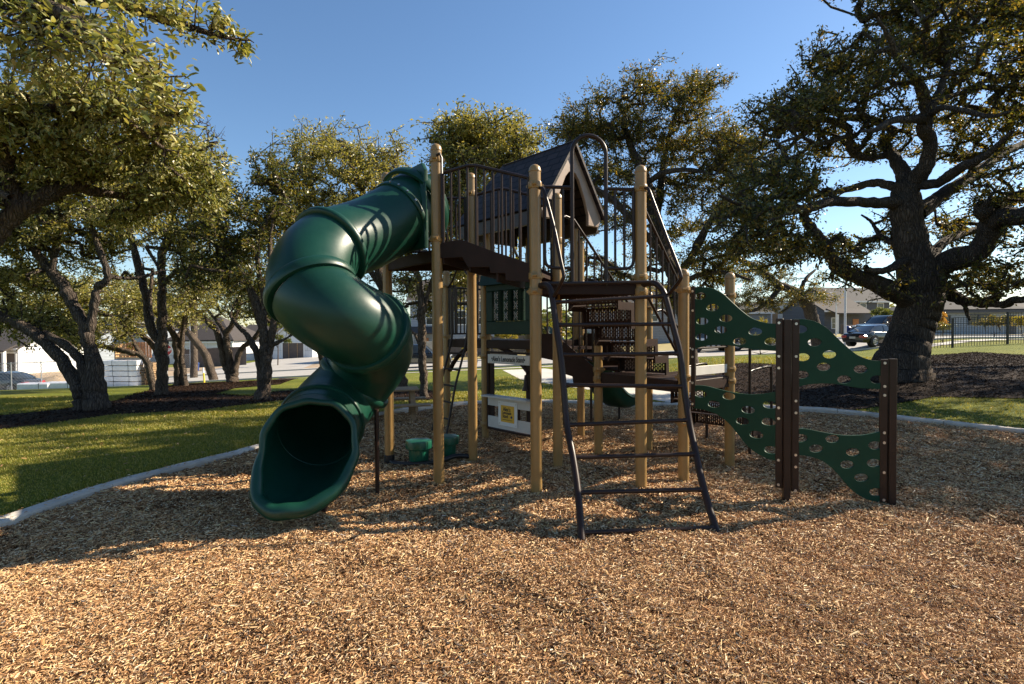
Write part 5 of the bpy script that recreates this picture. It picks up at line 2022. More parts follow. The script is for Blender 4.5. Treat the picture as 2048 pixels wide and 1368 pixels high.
oak('low live oak with a hooked trunk left of the white lamp posts', (1636, 704),
    [([(1637, 712), (1632, 670), (1626, 644), (1618, 615), (1607, 596), (1589, 583), (1571, 575), (1553, 568), (1530, 548), (1505, 532), (1480, 520), (1440, 510)], [12, 11, 12, 12, 11, 9, 8, 8, 7, 6, 5, 3]),
     ([(1560, 572), (1540, 600, -.3), (1515, 618, -.5), (1490, 622, -.6), (1460, 615, -.6)], [5, 4, 4, 3, 2]),
     ([(1600, 590), (1610, 560, .4), (1630, 540, .8)], [5, 4, 2])],
    [(1500, 560, 60, 36, 0, 2, 30), (1560, 600, 50, 24, 0, 1.4, 18), (1480, 610, 40, 22, -.5, 1.2, 14), (1600, 560, 50, 26, .5, 1.6, 18), (1630, 590, 24, 22, .5, 1, 7), (1540, 510, 60, 36, .6, 1.8, 22)],
    32, leaf=.13, per=22, spread=.3, tips=7, sig=.5, leafm='leaf_gold', bark='bark_dark')

# -- the tree out of frame at the left whose boughs hang in at the top
gn = Vector((-7.2, 5.4, 0))
near_limbs = [([gn + Vector((0, 0, -.1)), gn + Vector((0, 0, 1.2)), gn + Vector((.2, .2, 2.0)), V(-60, 490, 6.1), V(0, 452, 6.15), V(60, 408, 6.2), V(140, 372, 6.3), V(200, 385, 6.5), V(300, 400, 6.9)],
               [.26, .22, .20, .15, .125, .11, .085, .05, .02]),
              ([V(40, 420, 6.2), V(10, 330, 6.0), V(60, 240, 5.8), V(150, 200, 5.7), V(250, 240, 5.8), V(330, 300, 6.0)], [.08, .07, .06, .05, .035, .02]),
              ([V(0, 452, 6.15), V(-40, 400, 5.8), V(-20, 380, 5.6), V(20, 395, 5.5)], [.09, .07, .05, .03]),
              ([gn + Vector((.2, .2, 1.9)), gn + Vector((.5, -.3, 3.2)), V(-500, -150, 4.5), V(-250, -60, 4.0), V(0, -20, 3.6), V(180, 60, 3.3), V(300, 140, 3.2), V(350, 230, 3.2)], [.18, .16, .13, .10, .07, .05, .03, .012]),
              ([V(0, -20, 3.6), V(200, 0, 3.8), V(350, 45, 4.0), V(450, 75, 4.2), V(500, 80, 4.3)], [.05, .04, .028, .015, .008])]


def BLn(px, py, rx, ry, Y, rm, n):
    return BL(px, py, rx, ry, Y, rm, n)


nt_ = make_tree('overhanging_oak_tree', 'live oak at the left edge whose leafy boughs hang in from above', gn, near_limbs,
                [BL(60, 250, 130, 60, 6.0, .6, 60), BL(200, 290, 130, 60, 6.2, .6, 70), BL(320, 350, 80, 60, 6.6, .6, 50), BL(100, 350, 120, 50, 6.4, .5, 40), BL(-80, 300, 100, 100, 6, .7, 30), BL(390, 420, 40, 40, 7, .4, 12), BL(250, 420, 60, 30, 7, .4, 10), BL(110, 190, 150, 36, 5.6, .5, 44), BL(280, 230, 90, 40, 5.8, .5, 30), BL(380, 330, 40, 60, 6.8, .4, 20), BL(420, 390, 30, 40, 7.2, .4, 10)],
                41, leaf=.06, wid=.42, per=24, spread=.11, tips=6, sig=.2, leafm='leaf_near', near=False, sides=12, twig=.005)
rng = np.random.default_rng(5)
# sprays of large leaves close to the lens
near_blobs = [BL(60, 60, 110, 80, 3.3, .35, 34), BL(190, 90, 110, 80, 3.2, .3, 40), BL(290, 150, 80, 70, 3.1, .3, 30), BL(330, 210, 40, 50, 3.1, .2, 14), BL(300, 20, 110, 40, 3.7, .3, 26), BL(420, 50, 70, 40, 4.2, .25, 22), BL(470, 80, 40, 22, 4.3, .15, 9),
              BL(80, 150, 100, 40, 3.4, .3, 26), BL(60, 20, 90, 40, 3.6, .3, 20), BL(-80, 60, 100, 120, 3.4, .4, 16), BL(150, -60, 250, 60, 3.6, .4, 30), BL(220, 200, 90, 40, 3.5, .3, 8)]
lead = [(p, r) for p, r in near_limbs[3:]]
pts_l = []
for p, r in lead:
    pts_l += crom(p, 6)
tips_ = []
for c, rad, k in near_blobs:
    for _ in range(k):
        q = rng.normal(0, .5, 3).clip(-1, 1)
        tips_.append(np.array(c) + q * np.array(rad))
tw = MB()
Lc = []
for p in tips_:
    pv = Vector(p)
    a = min(pts_l, key=lambda s: (s - pv).length)
    m = a.lerp(pv, .5) + Vector(rng.normal(0, .03, 3))
    path = crom([a, m, pv], 4)
    tw.tube(path, list(np.linspace(.006, .0022, len(path))), 4)
    for t in np.linspace(.35, 1, 15):
        q = path[min(len(path) - 1, int(t * len(path)))]
        Lc.append(np.array(q) + rng.normal(0, .035, 3))
tw.build('twigs', MT['bark'], nt_, 80)
v, q, tr = big_leaves(np.array(Lc), .058, .40, rng)
link_mixed('leaf_spray', v, q, tr, MT['leaf_near'], nt_)

# -- bare grey tree behind the left oaks
gb = G(388, 756)
make_tree('bare_tree', 'leafless grey tree with fine twigs rising behind the left oaks', gb,
          [(PL(gb.y, (388, 762), (388, 650), (386, 520), (384, 420), (395, 340), (410, 290)), [.30, .26, .22, .16, .10, .05]),
           (PL(gb.y, (385, 440), (372, 360), (368, 300), (380, 250)), [.12, .09, .06, .03]),
           (PL(gb.y, (386, 480), (410, 420), (430, 360), (440, 310)), [.10, .08, .05, .03])],
          [BL(400, 280, 40, 45, gb.y, 1.6, 60), BL(425, 330, 25, 40, gb.y, 1.4, 26), BL(370, 300, 30, 50, gb.y, 1.4, 26)], 51, bark='bark_bare', twig=.012, tips=7, sig=.5, bare=True)

# -- big oak standing outside the frame at the right; its boughs shade the chips
go = Vector((15.8, 9.9, T(15.8, 9.9)))
make_tree('oak_tree', 'spreading live oak standing out beyond the right edge of the view', go,
          [([go + Vector(p) for p in ((0, 0, -.2), (0, 0, 1.5), (-.2, .1, 3.0), (-.8, .1, 4.6), (-1.8, -.2, 6), (-3, -.6, 7))], [.5, .42, .36, .28, .18, .06]),
           ([go + Vector(p) for p in ((-.1, 0, 2.2), (-1.4, -.8, 3.4), (-2.8, -1.6, 4.0), (-4.2, -2.0, 4.5))], [.26, .2, .14, .06]),
           ([go + Vector(p) for p in ((-.1, .1, 2.6), (-1.0, 1.0, 4.2), (-2.2, 1.8, 5.2), (-3.4, 2.2, 6))], [.24, .18, .12, .05]),
           ([go + Vector(p) for p in ((0, 0, 2.8), (1.2, .2, 4.4), (2.4, .4, 6), (3, 0, 7))], [.24, .2, .12, .05])],
          [(tuple(go + Vector((-2.2, .2, 5.6))), (2.8, 2.2, 1.6), 90), (tuple(go + Vector((-3.6, -.7, 4.9))), (3.0, 1.9, 1.1), 105), (tuple(go + Vector((1, 0, 6.6))), (3, 3.2, 1.8), 90), (tuple(go + Vector((-3.4, -2.4, 4.4))), (1.6, 1.4, .9), 26)],
          52, leaf=.10, per=18, spread=.2, tips=7, sig=.45, leafm='leaf_gold', bark='bark_dark', group='live oaks round the playground')

# a second oak farther out to the right, grown the same way
far_o = [o for o in bpy.data.objects if o.get('label', '').startswith('spreading live oak standing out')][0]
o2_ = far_o.copy()
COL.objects.link(o2_)
o2_.location = (22.6, 16.0, T(22.6, 16.0))
o2_.rotation_euler = (0, 0, 1.9)
o2_.scale = (1.15, 1.15, 1.15)
o2_['label'] = 'live oak farther back beyond the right edge, shading the mulch slope'
for ch in far_o.children:
    c_ = ch.copy()
    COL.objects.link(c_)
    c_.parent = o2_
# ---------------------------------------------------------------- street, houses, vehicles
class Local:
    """builds parts in a thing's own frame: x across, y away, z up, turned rz"""

    def __init__(self, name, label, cat, loc, rz=0.0, group=None):
        self.t = thing(name, label, cat, loc, group)
        self.M = Matrix.Translation(Vector(loc)) @ Matrix.Rotation(rz, 4, 'Z')

    def put(self, mb, name, m, parent=None, smooth=30):
        return link_mesh(name, [self.M @ Vector(v) for v in mb.v], mb.f, MT[m], parent or self.t, smooth)


def house(name, label, loc, rz, w, d, h, roof, rise, wall='white_board', roofm='roof_dark', windows=(), garages=(), doors=(), over=.4, extra=None, group='houses across the street', trim='white_paint'):
    H = Local('house', label, 'house', loc, rz, group)
    base = -1.5
    m = MB().box((0, d / 2, (h + base) / 2), (w, d, h - base))
    if roof == 'gable_y':
        m.slab([(-w / 2 + .01, .06, h - .02), (w / 2 - .01, .06, h - .02), (0, .06, h + rise - .05)], (0, .1, 0))
        m.slab([(-w / 2 + .01, d - .06, h - .02), (w / 2 - .01, d - .06, h - .02), (0, d - .06, h + rise - .05)], (0, .1, 0))
    if roof == 'gable_x':
        m.slab([(-w / 2 + .06, .01, h - .02), (-w / 2 + .06, d - .01, h - .02), (-w / 2 + .06, d / 2, h + rise - .05)], (.1, 0, 0))
        m.slab([(w / 2 - .06, .01, h - .02), (w / 2 - .06, d - .01, h - .02), (w / 2 - .06, d / 2, h + rise - .05)], (.1, 0, 0))
    H.put(m, 'wall', wall)
    r = MB()
    o = over
    th = .18
    k = o * rise / (w / 2 if roof == 'gable_y' else d / 2)
    if roof == 'gable_y':
        for s in (-1, 1):
            p = [(s * (w / 2 + o), -o, h - k), (s * (w / 2 + o), d + o, h - k), (0, d + o, h + rise), (0, -o, h + rise)]
            r.slab([Vector(q) + Vector((0, 0, th / 2 + .01)) for q in p], (0, 0, th))
    elif roof == 'gable_x':
        for y0, s in ((-o, 1), (d + o, -1)):
            p = [(-w / 2 - o, y0, h - k), (w / 2 + o, y0, h - k), (w / 2 + o, d / 2, h + rise), (-w / 2 - o, d / 2, h + rise)]
            r.slab([Vector(q) + Vector((0, 0, th / 2 + .01)) for q in p], (0, 0, th))
    elif roof == 'hip':
        e = min(d / 2, w / 2) * .98
        A = [(-w / 2 - o, -o), (w / 2 + o, -o), (w / 2 + o, d + o), (-w / 2 - o, d + o)]
        z0 = h - .02
        v = [(x, y, z0) for x, y in A] + [(x, y, z0 + th) for x, y in A] + [(-w / 2 + e, d / 2, h + rise + th), (w / 2 - e, d / 2, h + rise + th)]
        r.add(v, [(3, 2, 1, 0), (0, 1, 5, 4), (1, 2, 6, 5), (2, 3, 7, 6), (3, 0, 4, 7), (4, 5, 9, 8), (5, 6, 9), (6, 7, 8, 9), (7, 4, 8)])
    else:
        r.box((0, d / 2, h + .15), (w + 2 * o, d + 2 * o, .3))
    H.put(r, 'roof', roofm)
    f = MB().beam((-w / 2 - o, -o - .03, h - k + .08 if roof != 'gable_y' else h), (w / 2 + o, -o - .03, h - k + .08 if roof != 'gable_y' else h), .05, .22)
    if roof != 'gable_y':
        H.put(f, 'fascia', trim)
    for (x, z, ww, hh) in windows:
        fr = MB()
        for sx in (-1, 1):
            fr.box((x + sx * (ww / 2 + .05), -.03, z), (.10, .1, hh + .2))
        for sz in (-1, 1):
            fr.box((x, -.032, z + sz * (hh / 2 + .05)), (ww - .002, .1, .1))
        fr.box((x, -.03, z), (ww - .002, .05, .05))
        fo = H.put(fr, 'window', trim)
        H.put(MB().box((x, -.012, z), (ww, .02, hh)), 'pane', 'glass', fo)
    for (x, ww, hh) in garages:
        fr = MB()
        for sx in (-1, 1):
            fr.box((x + sx * (ww / 2 + .09), -.04, hh / 2 - .2), (.18, .12, hh + .4))
        fr.box((x, -.042, hh + .1), (ww - .002, .12, .2))
        fo = H.put(fr, 'garage_opening', trim)
        H.put(MB().box((x, -.012, hh / 2 - .2), (ww, .02, hh + .38)), 'garage_shade_sheet', 'privacy', fo)  # flat dark sheet on the wall, painted shade of the open garage
        for j in range(5):
            H.put(MB().beam((x - ww / 2 + .3 + j * (ww - .6) / 4, -.06, -.2), (x - ww / 2 + .3 + j * (ww - .6) / 4, -.06, hh - .02), .05, .05), 'stud', 'wood_new', fo) if j in (1, 3) else None
    for (x, ww, hh, mm) in doors:
        fo = H.put(MB().box((x, -.02, hh / 2), (ww, .06, hh)), 'door', mm)
        H.put(MB().box((x + ww * .38, -.065, 1.0), (.05, .03, .12)), 'handle', 'steel', fo)
    if extra:
        extra(H, w, d, h)
    return H


def at_ground(px, Y):
    """the ground under a sight line at distance Y"""
    p = V(px, 684, Y)
    return Vector((p.x, Y, T(p.x, Y)))


def porch(x0, x1, hh, dep):
    def f(H, w, d, h):
        for x in (x0, x1):
            H.put(MB().box((x, -dep + .15, hh / 2 - .3), (.28, .28, hh + .6)), 'porch_post', 'white_paint')
        H.put(MB().slab([(x0 - .3, -dep - .1, hh), (x1 + .3, -dep - .1, hh), (x1 + .3, -.02, hh + .7), (x0 - .3, -.02, hh + .7)], (0, 0, .16)), 'porch_roof', 'roof_brown')
    return f


house('h', 'white sheathed house with an open garage at the far left edge', at_ground(-70, 62), R(-8), 14, 9, 3.0, 'gable_x', 2.2, roofm='roof_brown',
      garages=[(4.6, 4.2, 2.4)], windows=[(-2, 1.5, 1.2, 1.4)], doors=[(1.2, .95, 2.1, 'white_paint')], extra=porch(2.4, 6.7, 2.7, 1.4))
house('h', 'pale grey house with one tall window behind the leaning oak', at_ground(66, 70), R(-10), 5.2, 9, 3.9, 'gable_y', 2.0, wall='white_board', roofm='roof_brown',
      windows=[(.6, 1.4, 1.1, 1.8)], doors=[(-1.4, .95, 2.1, 'dark_siding')])
house('h', 'grey walled house between the white ones, mostly hidden by stems', at_ground(120, 72), R(-10), 6.5, 9, 3.2, 'gable_x', 1.8, wall='bluegrey_siding', roofm='roof_brown',
      windows=[(-1.8, 1.5, 1.0, 1.3), (1.4, 1.5, 1.0, 1.3)])
house('h', 'blue grey gabled house rising above the lumber stack', at_ground(236, 78), R(-6), 8.5, 9, 5.4, 'gable_y', 2.2, wall='bluegrey_siding', roofm='roof_brown',
      windows=[(-.8, 4.9, 1.1, 1.3), (2.2, 2.0, 1.1, 1.4)])
house('h', 'white house with a tall brown pyramid roof behind the brown board fence', at_ground(400, 80), R(-4), 10, 10, 3.4, 'hip', 3.6, wall='white_board', roofm='roof_brown',
      windows=[(-2.8, 1.6, 1.4, 1.4), (1.4, 1.6, 1.0, 1.4)])
house('h', 'white sheathed gabled house with a dark garage opening left of the tube slide', at_ground(585, 84), R(-6), 6.4, 9, 3.1, 'gable_y', 2.6, wall='white_board', roofm='white_board',
      garages=[(.1, 3.4, 2.4)])
house('h', 'long white sheathed wing joined to the left of the garage house', at_ground(520, 90), R(-6), 8, 8, 3.6, 'gable_x', 2.0, wall='white_board', roofm='roof_brown', windows=[(1.6, 1.6, .9, 1.4)])
house('h', 'narrow white house with a porch post right of the dark garage opening', at_ground(632, 88), R(-6), 3.6, 8, 4.0, 'gable_y', 1.4, wall='white_board', roofm='roof_brown', doors=[(.4, .95, 2.1, 'wood_new')])
house('h', 'two storey blue grey house with white porch columns behind the slim oak', at_ground(905, 62), R(2), 9.6, 10, 6.4, 'gable_x', 2.6, wall='bluegrey_siding', roofm='roof_brown',
      windows=[(-2.4, 4.4, 1.1, 1.5), (1.0, 4.4, 1.1, 1.5), (3.4, 4.4, 1.1, 1.5), (2.2, 1.4, 1.6, 1.4)], doors=[(-3.2, .95, 2.1, 'cedar')], extra=porch(-4.4, -2.0, 2.6, 1.6))
house('h', 'grey sided house seen through the stairs of the tower', at_ground(1290, 66), R(6), 11, 9, 5.2, 'gable_x', 2.4, wall='grey_siding', roofm='roof_dark', windows=[(-3, 3.6, 1.1, 1.4), (1, 3.6, 1.1, 1.4), (-1, 1.3, 1.4, 1.4)])
house('h', 'grey house wall behind the drooping oak leaves', at_ground(1500, 84), R(8), 7, 9, 3.3, 'gable_x', 1.6, wall='grey_siding', roofm='roof_dark')
house('h', 'flat roofed white apartment block with tan doors', at_ground(1566, 92), R(8), 4.6, 8, 5.2, 'flat', .3, wall='white_board', roofm='roof_brown', windows=[(1.4, 3.4, .8, 1.6)], doors=[(-1.5, 1.0, 4.3, 'wood'), (0, 1.6, 4.3, 'white_panel')], over=.7)
house('h', 'tall dark house with stepped gables behind the navy sport utility vehicle', at_ground(1725, 88), R(12), 10.5, 10, 5.2, 'gable_x', 2.4, wall='dark_siding', roofm='roof_dark', windows=[(-3.2, 4.2, 1.1, 1.3), (0, 4.2, 1.1, 1.3), (3.4, 4.2, 1.1, 1.3)])
house('h', 'dark house with a wide low porch roof beside the white lamp posts', at_ground(1690, 76), R(14), 7, 8, 3.3, 'gable_x', 2.2, wall='dark_siding', roofm='roof_brown', windows=[(-1.8, 1.5, 1, 1.4)], doors=[(1.8, 1.0, 2.1, 'cedar')], extra=porch(-3.0, 3.0, 2.8, 1.8))
house('h', 'small dark house farthest down the street', at_ground(1652, 104), R(12), 6.5, 8, 4.2, 'gable_x', 2.2, wall='dark_siding', roofm='roof_dark', windows=[(-1.5, 3, 1, 1.3), (1.5, 3, 1, 1.3)])
house('h', 'grey house with a broad hip roof behind the black iron fence', at_ground(1948, 56), R(-4), 9.6, 8, 2.5, 'hip', 1.8, wall='bluegrey_siding', roofm='roof_dark',
      windows=[(-2.9, 1.3, .9, 1.3), (-.1, 1.6, .9, .9), (1.0, 1.6, .9, .9)], doors=[(3.6, .95, 2.0, 'dark_siding')], trim='dark_siding')
house('h', 'pale house at the right edge seen past the iron fence', at_ground(2080, 70), R(-4), 8, 8, 3.2, 'gable_x', 1.0, wall='white_board', roofm='roof_brown', windows=[(-2, 1.6, 1, 1.2)])

# brown privacy fences and the stone wall
for nm, lab, cat, a, b, Y0, Y1, hh, mm in (
        ('board_fence', 'brown board fence in front of the white pyramid roofed house', 'fence', 355, 492, 66, 66, 2.3, 'privacy'),
        ('board_fence', 'brown board fence seen between the tower posts', 'fence', 884, 1075, 57, 57, 2.0, 'privacy'),
        ('stone_wall', 'pale stone wall beside the blue grey house', 'wall', 848, 872, 55, 55, 1.9, 'stone_wall')):
    pa, pb = at_ground(a, Y0), at_ground(b, Y1)
    L = (pb - pa).length
    H = Local(nm, lab, cat, pa, math.atan2(pb.y - pa.y, pb.x - pa.x))
    dz = pb.z - pa.z
    m = MB()
    n = int(L / .15) if mm == 'privacy' else 1
    for j in range(n):
        x = (j + .5) * L / n
        z = dz * x / L
        m.box((x, 0, hh / 2 - .3 + z + random.uniform(-.01, .01)), (L / n - (.012 if n > 1 else 0), .03 if n > 1 else .3, hh + .6))
    H.put(m, 'boards' if n > 1 else 'stone_face', mm)
    if n > 1:
        for z in (.4, hh - .35):
            H.put(MB().beam((0, .035, z), (L, .035, z + dz), .035, .09), 'rail', 'privacy')

# black iron fence at the right
fpx = [(1846, 700, 1.15), (1905, 694, 1.5), (2015, 687, 1.5), (2135, 680, 1.5)]
fpt = [at_ground(x, 30.0 - 0.3 * i) for i, (x, y, h) in enumerate(fpx)]
IF = Local('iron_fence', 'black iron picket fence on the grassy rise at the right', 'fence', fpt[0])
inv = IF.M.inverted()
for i in range(3):
    a, b = inv @ fpt[i], inv @ fpt[i + 1]
    hh = (1.18, 1.48, 1.62)[i]
    zt = max(a.z, b.z) + hh
    m = MB()
    for z in (zt, zt - .32, zt - hh + .18):
        m.beam((a.x, a.y, z), (b.x, b.y, z), .03, .03)
    n = int((b - a).length / .135)
    for j in range(1, n):
        q = a.lerp(b, j / n)
        m.beam((q.x, q.y, q.z + .05), (q.x, q.y, zt + .03), .017, .017)
    IF.put(m, 'picket_panel', 'iron')
for i, q in enumerate(fpt):
    q = inv @ q
    zt = (1.3, 1.62, 1.75, 1.75)[i]
    m = MB().box((q.x, q.y, q.z + zt / 2 - .1), (.085, .085, zt + .2)).box((q.x, q.y, q.z + zt + .012), (.10, .10, .025))
    IF.put(m, 'post', 'iron')

# chain-link fence
def chain_fence(label, a, b, hh, Ya, Yb, cell, npost):
    pa, pb = at_ground(a, Ya), at_ground(b, Yb)
    H = Local('chain_link_fence', label, 'fence', pa)
    inv = H.M.inverted()
    A, B = inv @ pa, inv @ pb
    up = Vector((0, 0, 1))
    m = MB()
    L = (B - A).length
    d = (B - A) / L
    n = int(L / cell)
    for j in range(-int(hh / cell), n):
        for s in (1, -1):
            x0, x1 = j * cell, j * cell + hh
            z0, z1 = (0, hh) if s > 0 else (hh, 0)
            c0, c1 = max(0, x0), min(L, x1)
            if c1 <= c0:
                continue
            f = lambda x: z0 + (z1 - z0) * (x - x0) / hh
            m.beam(A + d * c0 + up * (f(c0) + .05), A + d * c1 + up * (f(c1) + .05), .007, .007)
    H.put(m, 'wire_mesh', 'steel')
    for z in (.06, hh + .05):
        H.put(MB().tube([A + up * z, B + up * z], .022, 6), 'rail', 'steel')
    for j in range(npost):
        q = A.lerp(B, j / (npost - 1))
        H.put(MB().tube([q - up * .2, q + up * (hh + .1)], .03, 8), 'post', 'steel')


chain_fence('chain link fence in front of the grey car and the white bundles', -40, 200, 1.75, 33.6, 34.2, .20, 5)
chain_fence('chain link fence round the building lot behind the stop sign', 298, 380, 1.7, 60, 60, .22, 4)

# lumber, pallets, white bundles
bl = at_ground(238, 36.2)
for k in range(5):
    H = Local('lumber_bundle', ['wrapped white lumber bundle at the bottom of the stack', 'wrapped white lumber bundle second from the bottom', 'middle wrapped white lumber bundle of the stack', 'wrapped white lumber bundle second from the top',
                                'topmost wrapped white lumber bundle with loose crumpled plastic'][k], 'lumber', bl + Vector((random.uniform(-.05, .05), 0, k * .36 + .05)), R(-4), 'white wrapped lumber bundles')
    m = MB().box((0, .6, .16), (2.42 + (.12 if k == 4 else 0), 1.2, .32), 0, .02)
    w = H.put(m, 'wrap', 'white_wrap')
    for x in (-.5, .6):
        H.put(MB().box((x, .6, .161), (.02, 1.215, .335)), 'strap', 'black', w)
    for x in (-.8, 0, .8):
        H.put(MB().box((x, .6, -.021), (.09, 1.1, .036)), 'spacer', 'wood_new', w)
H = Local('wooden_crate', 'open crate of new orange brown boards on top of the lumber', 'crate', bl + Vector((.35, .5, 1.92)), R(-4))
m = MB()
for j in range(9):
    m.box((-.9 + j * .21, .9, .55), (.17, .03, 1.1))
H.put(m, 'back_boards', 'cedar')
m = MB()
for j in range(5):
    m.box((-1.06, .1 + j * .19, .5), (.03, .16, 1.0))
H.put(m, 'side_boards', 'wood_new')
m = MB().beam((-1.1, .02, .06), (1.0, .02, .06), .06, .09).beam((-1.1, .02, .26), (1.0, .02, .26), .06, .09)
for j in range(5):
    m.beam((-1.05 + j * .5, .02, .1), (-1.05 + j * .5, .02, .22), .06, .06)
H.put(m, 'front_frame', 'wood_new')
pp = at_ground(290, 36.4)
for k in range(11):
    H = Local('pallet', 'worn wooden pallet in the tall stack right of the white lumber', 'pallet', pp + Vector((random.uniform(-.06, .06), 0, k * .145)), R(random.uniform(-6, 6)), 'stacked wooden pallets')
    m = MB()
    for j in range(5):
        m.box((0, .05 + j * .24, .12), (1.0, .12, .02))
    for x in (-.45, 0, .45):
        m.box((x, .53, .055), (.06, 1.06, .108))
    H.put(m, 'slats', 'wood')
for px, Y, w, lab in ((62, 33.2, 1.9, 'low white wrapped block lying by the rear of the grey car'), (118, 33.4, 2.2, 'long low white wrapped block left of the oak stems')):
    H = Local('wrapped_block', lab, 'wrapped block', at_ground(px, Y), R(3), 'low white blocks on the verge')
    m = MB().box((0, .4, .22), (w, .8, .46), 0, .06)
    wo = H.put(m, 'wrap', 'white_wrap')
    H.put(MB().box((w * .2, .4, .222), (.03, .81, .47)), 'strap', 'black', wo)
H = Local('dirt_pile', 'pale heap of building dirt behind the grey car', 'dirt pile', at_ground(110, 44))
vs, fs = [], []
for i in range(9):
    for k in range(20):
        a = 2 * math.pi * k / 20
        r = 2.6 * (1 - i / 8) ** .8 * (1 + .12 * math.sin(3 * a + i))
        vs.append((r * math.cos(a), r * .7 * math.sin(a), -.1 + .9 * (i / 8) ** .8 + .04 * math.sin(5 * a + i)))
m = MB().add(vs, [(i * 20 + k, i * 20 + (k + 1) % 20, (i + 1) * 20 + (k + 1) % 20, (i + 1) * 20 + k) for i in range(8) for k in range(20)])
H.put(m, 'heap', 'dirt', smooth=60)


# ---- vehicles
def vehicle(label, px, Y, rz, kind, paint, lower=None, dy=0.0):
    loc = at_ground(px, Y)
    loc.z += .035
    H = Local('parked_car', label, 'car', loc, rz, 'cars parked along the street')
    if kind == 'sedan':
        L, Wd, W0 = 4.7, .90, .33
        belt = [(-2.35, .62), (-2.2, .86), (-1.6, .98), (-.9, .98), (.8, .95), (1.5, .90), (2.15, .76), (2.35, .55)]
        cab = [(-1.85, .98), (-1.05, 1.36), (-.5, 1.45), (.1, 1.44), (.55, 1.34), (1.3, .93)]
        wx = (-1.42, 1.45)
    else:
        L, Wd, W0 = 4.9, .96, .38
        belt = [(-2.45, .70), (-2.4, 1.05), (-1.9, 1.12), (-.5, 1.12), (.9, 1.10), (1.7, 1.06), (2.3, .94), (2.45, .65)]
        cab = [(-2.36, 1.12), (-2.05, 1.74), (-1.2, 1.80), (-.1, 1.78), (.35, 1.70), (1.05, 1.09)]
        wx = (-1.48, 1.50)
    z0 = .22 if kind == 'sedan' else .30
    f = lambda T_, x: float(np.interp(x, [q[0] for q in T_], [q[1] for q in T_]))
    xs = np.linspace(-L / 2, L / 2, 33)
    vs, fs = [], []
    for x in xs:
        e = 1 - .16 * abs(2 * x / L) ** 5
        zb = f(belt, x)
        low = z0 + .10 * abs(2 * x / L) ** 6
        prof = [(Wd * e * .90, low), (Wd * e, low + .14), (Wd * e * 1.0, (low + zb) / 2 + .08), (Wd * e * .95, zb - .05), (Wd * e * .86, zb), (0, zb + .03)]
        vs += [(x, y, z) for y, z in prof] + [(x, -y, z) for y, z in prof[-2::-1]]
    k = 11
    for i in range(len(xs) - 1):
        for q in range(k - 1):
            fs.append((i * k + q, i * k + q + 1, (i + 1) * k + q + 1, (i + 1) * k + q))
        fs.append((i * k + k - 1, i * k, (i + 1) * k, (i + 1) * k + k - 1))
    fs += [tuple(range(k)), tuple((len(xs) - 1) * k + q for q in range(k - 1, -1, -1))]
    m = MB().add(vs, fs)
    body = H.put(m, 'body', paint, smooth=35)
    if lower:
        for s in (-1, 1):
            H.put(MB().slab([(-L * .46, s * (Wd + .004), z0 + .1), (L * .46, s * (Wd + .004), z0 + .1), (L * .46, s * (Wd + .004), .72), (-L * .46, s * (Wd + .004), .72)], (0, .012, 0)), 'lower_side', lower, body)
    cx_ = np.linspace(cab[0][0], cab[-1][0], 21)
    vs, fs, rv = [], [], []
    for x in cx_:
        zt = f(cab, x)
        zb = f(belt, x) - .02
        wt = Wd * (.70 if kind == 'sedan' else .76) + (Wd * .86 - Wd * .72) * (1 - min(1, (zt - zb) / .35))
        vs += [(x, Wd * .86, zb), (x, wt, zt - .05), (x, wt * .8, zt), (x, -wt * .8, zt), (x, -wt, zt - .05), (x, -Wd * .86, zb)]
    for i in range(20):
        for q in range(5):
            fs.append((i * 6 + q, i * 6 + q + 1, (i + 1) * 6 + q + 1, (i + 1) * 6 + q))
    H.put(MB().add(vs, fs), 'window', 'glass', smooth=40)
    # roof skin and pillars over the glass
    i0, i1 = (5, 13) if kind == 'sedan' else (3, 15)
    rf, rfc = [], []
    for i in range(i0, i1 + 1):
        for q in (1, 2, 3, 4):
            v = Vector(vs[i * 6 + q])
            rf.append(v + Vector((0, .012 * (1 if v.y > 0 else -1), .014)))
    for i in range(i1 - i0):
        for q in range(3):
            rfc.append((i * 4 + q, i * 4 + q + 1, (i + 1) * 4 + q + 1, (i + 1) * 4 + q))
    H.put(MB().add(rf, rfc), 'roof', paint, smooth=40)
    pm = MB()
    for q, s in ((1, 1), (4, -1)):
        b_ = 0 if s > 0 else 5
        for ia, ib in ((i0, 0), (i1, 20)):
            pts = [Vector(vs[i * 6 + q]) + Vector((0, .008 * s, .008)) for i in range(ia, ib, -1 if ib < ia else 1)]
            if len(pts) > 1:
                pm.tube(pts, .032, 6)
        mid = (i0 + i1) // 2 + 1
        pm.beam(Vector(vs[mid * 6 + q]) + Vector((0, .008 * s, 0)), Vector(vs[mid * 6 + b_]) + Vector((0, .008 * s, 0)), .03, .07, up=(1, 0, 0))
        if kind == 'suv':
            pm.beam(Vector(vs[4 * 6 + q]) + Vector((0, .008 * s, 0)), Vector(vs[3 * 6 + b_]) + Vector((0, .008 * s, 0)), .03, .10, up=(1, 0, 0))
    H.put(pm, 'pillar', paint)
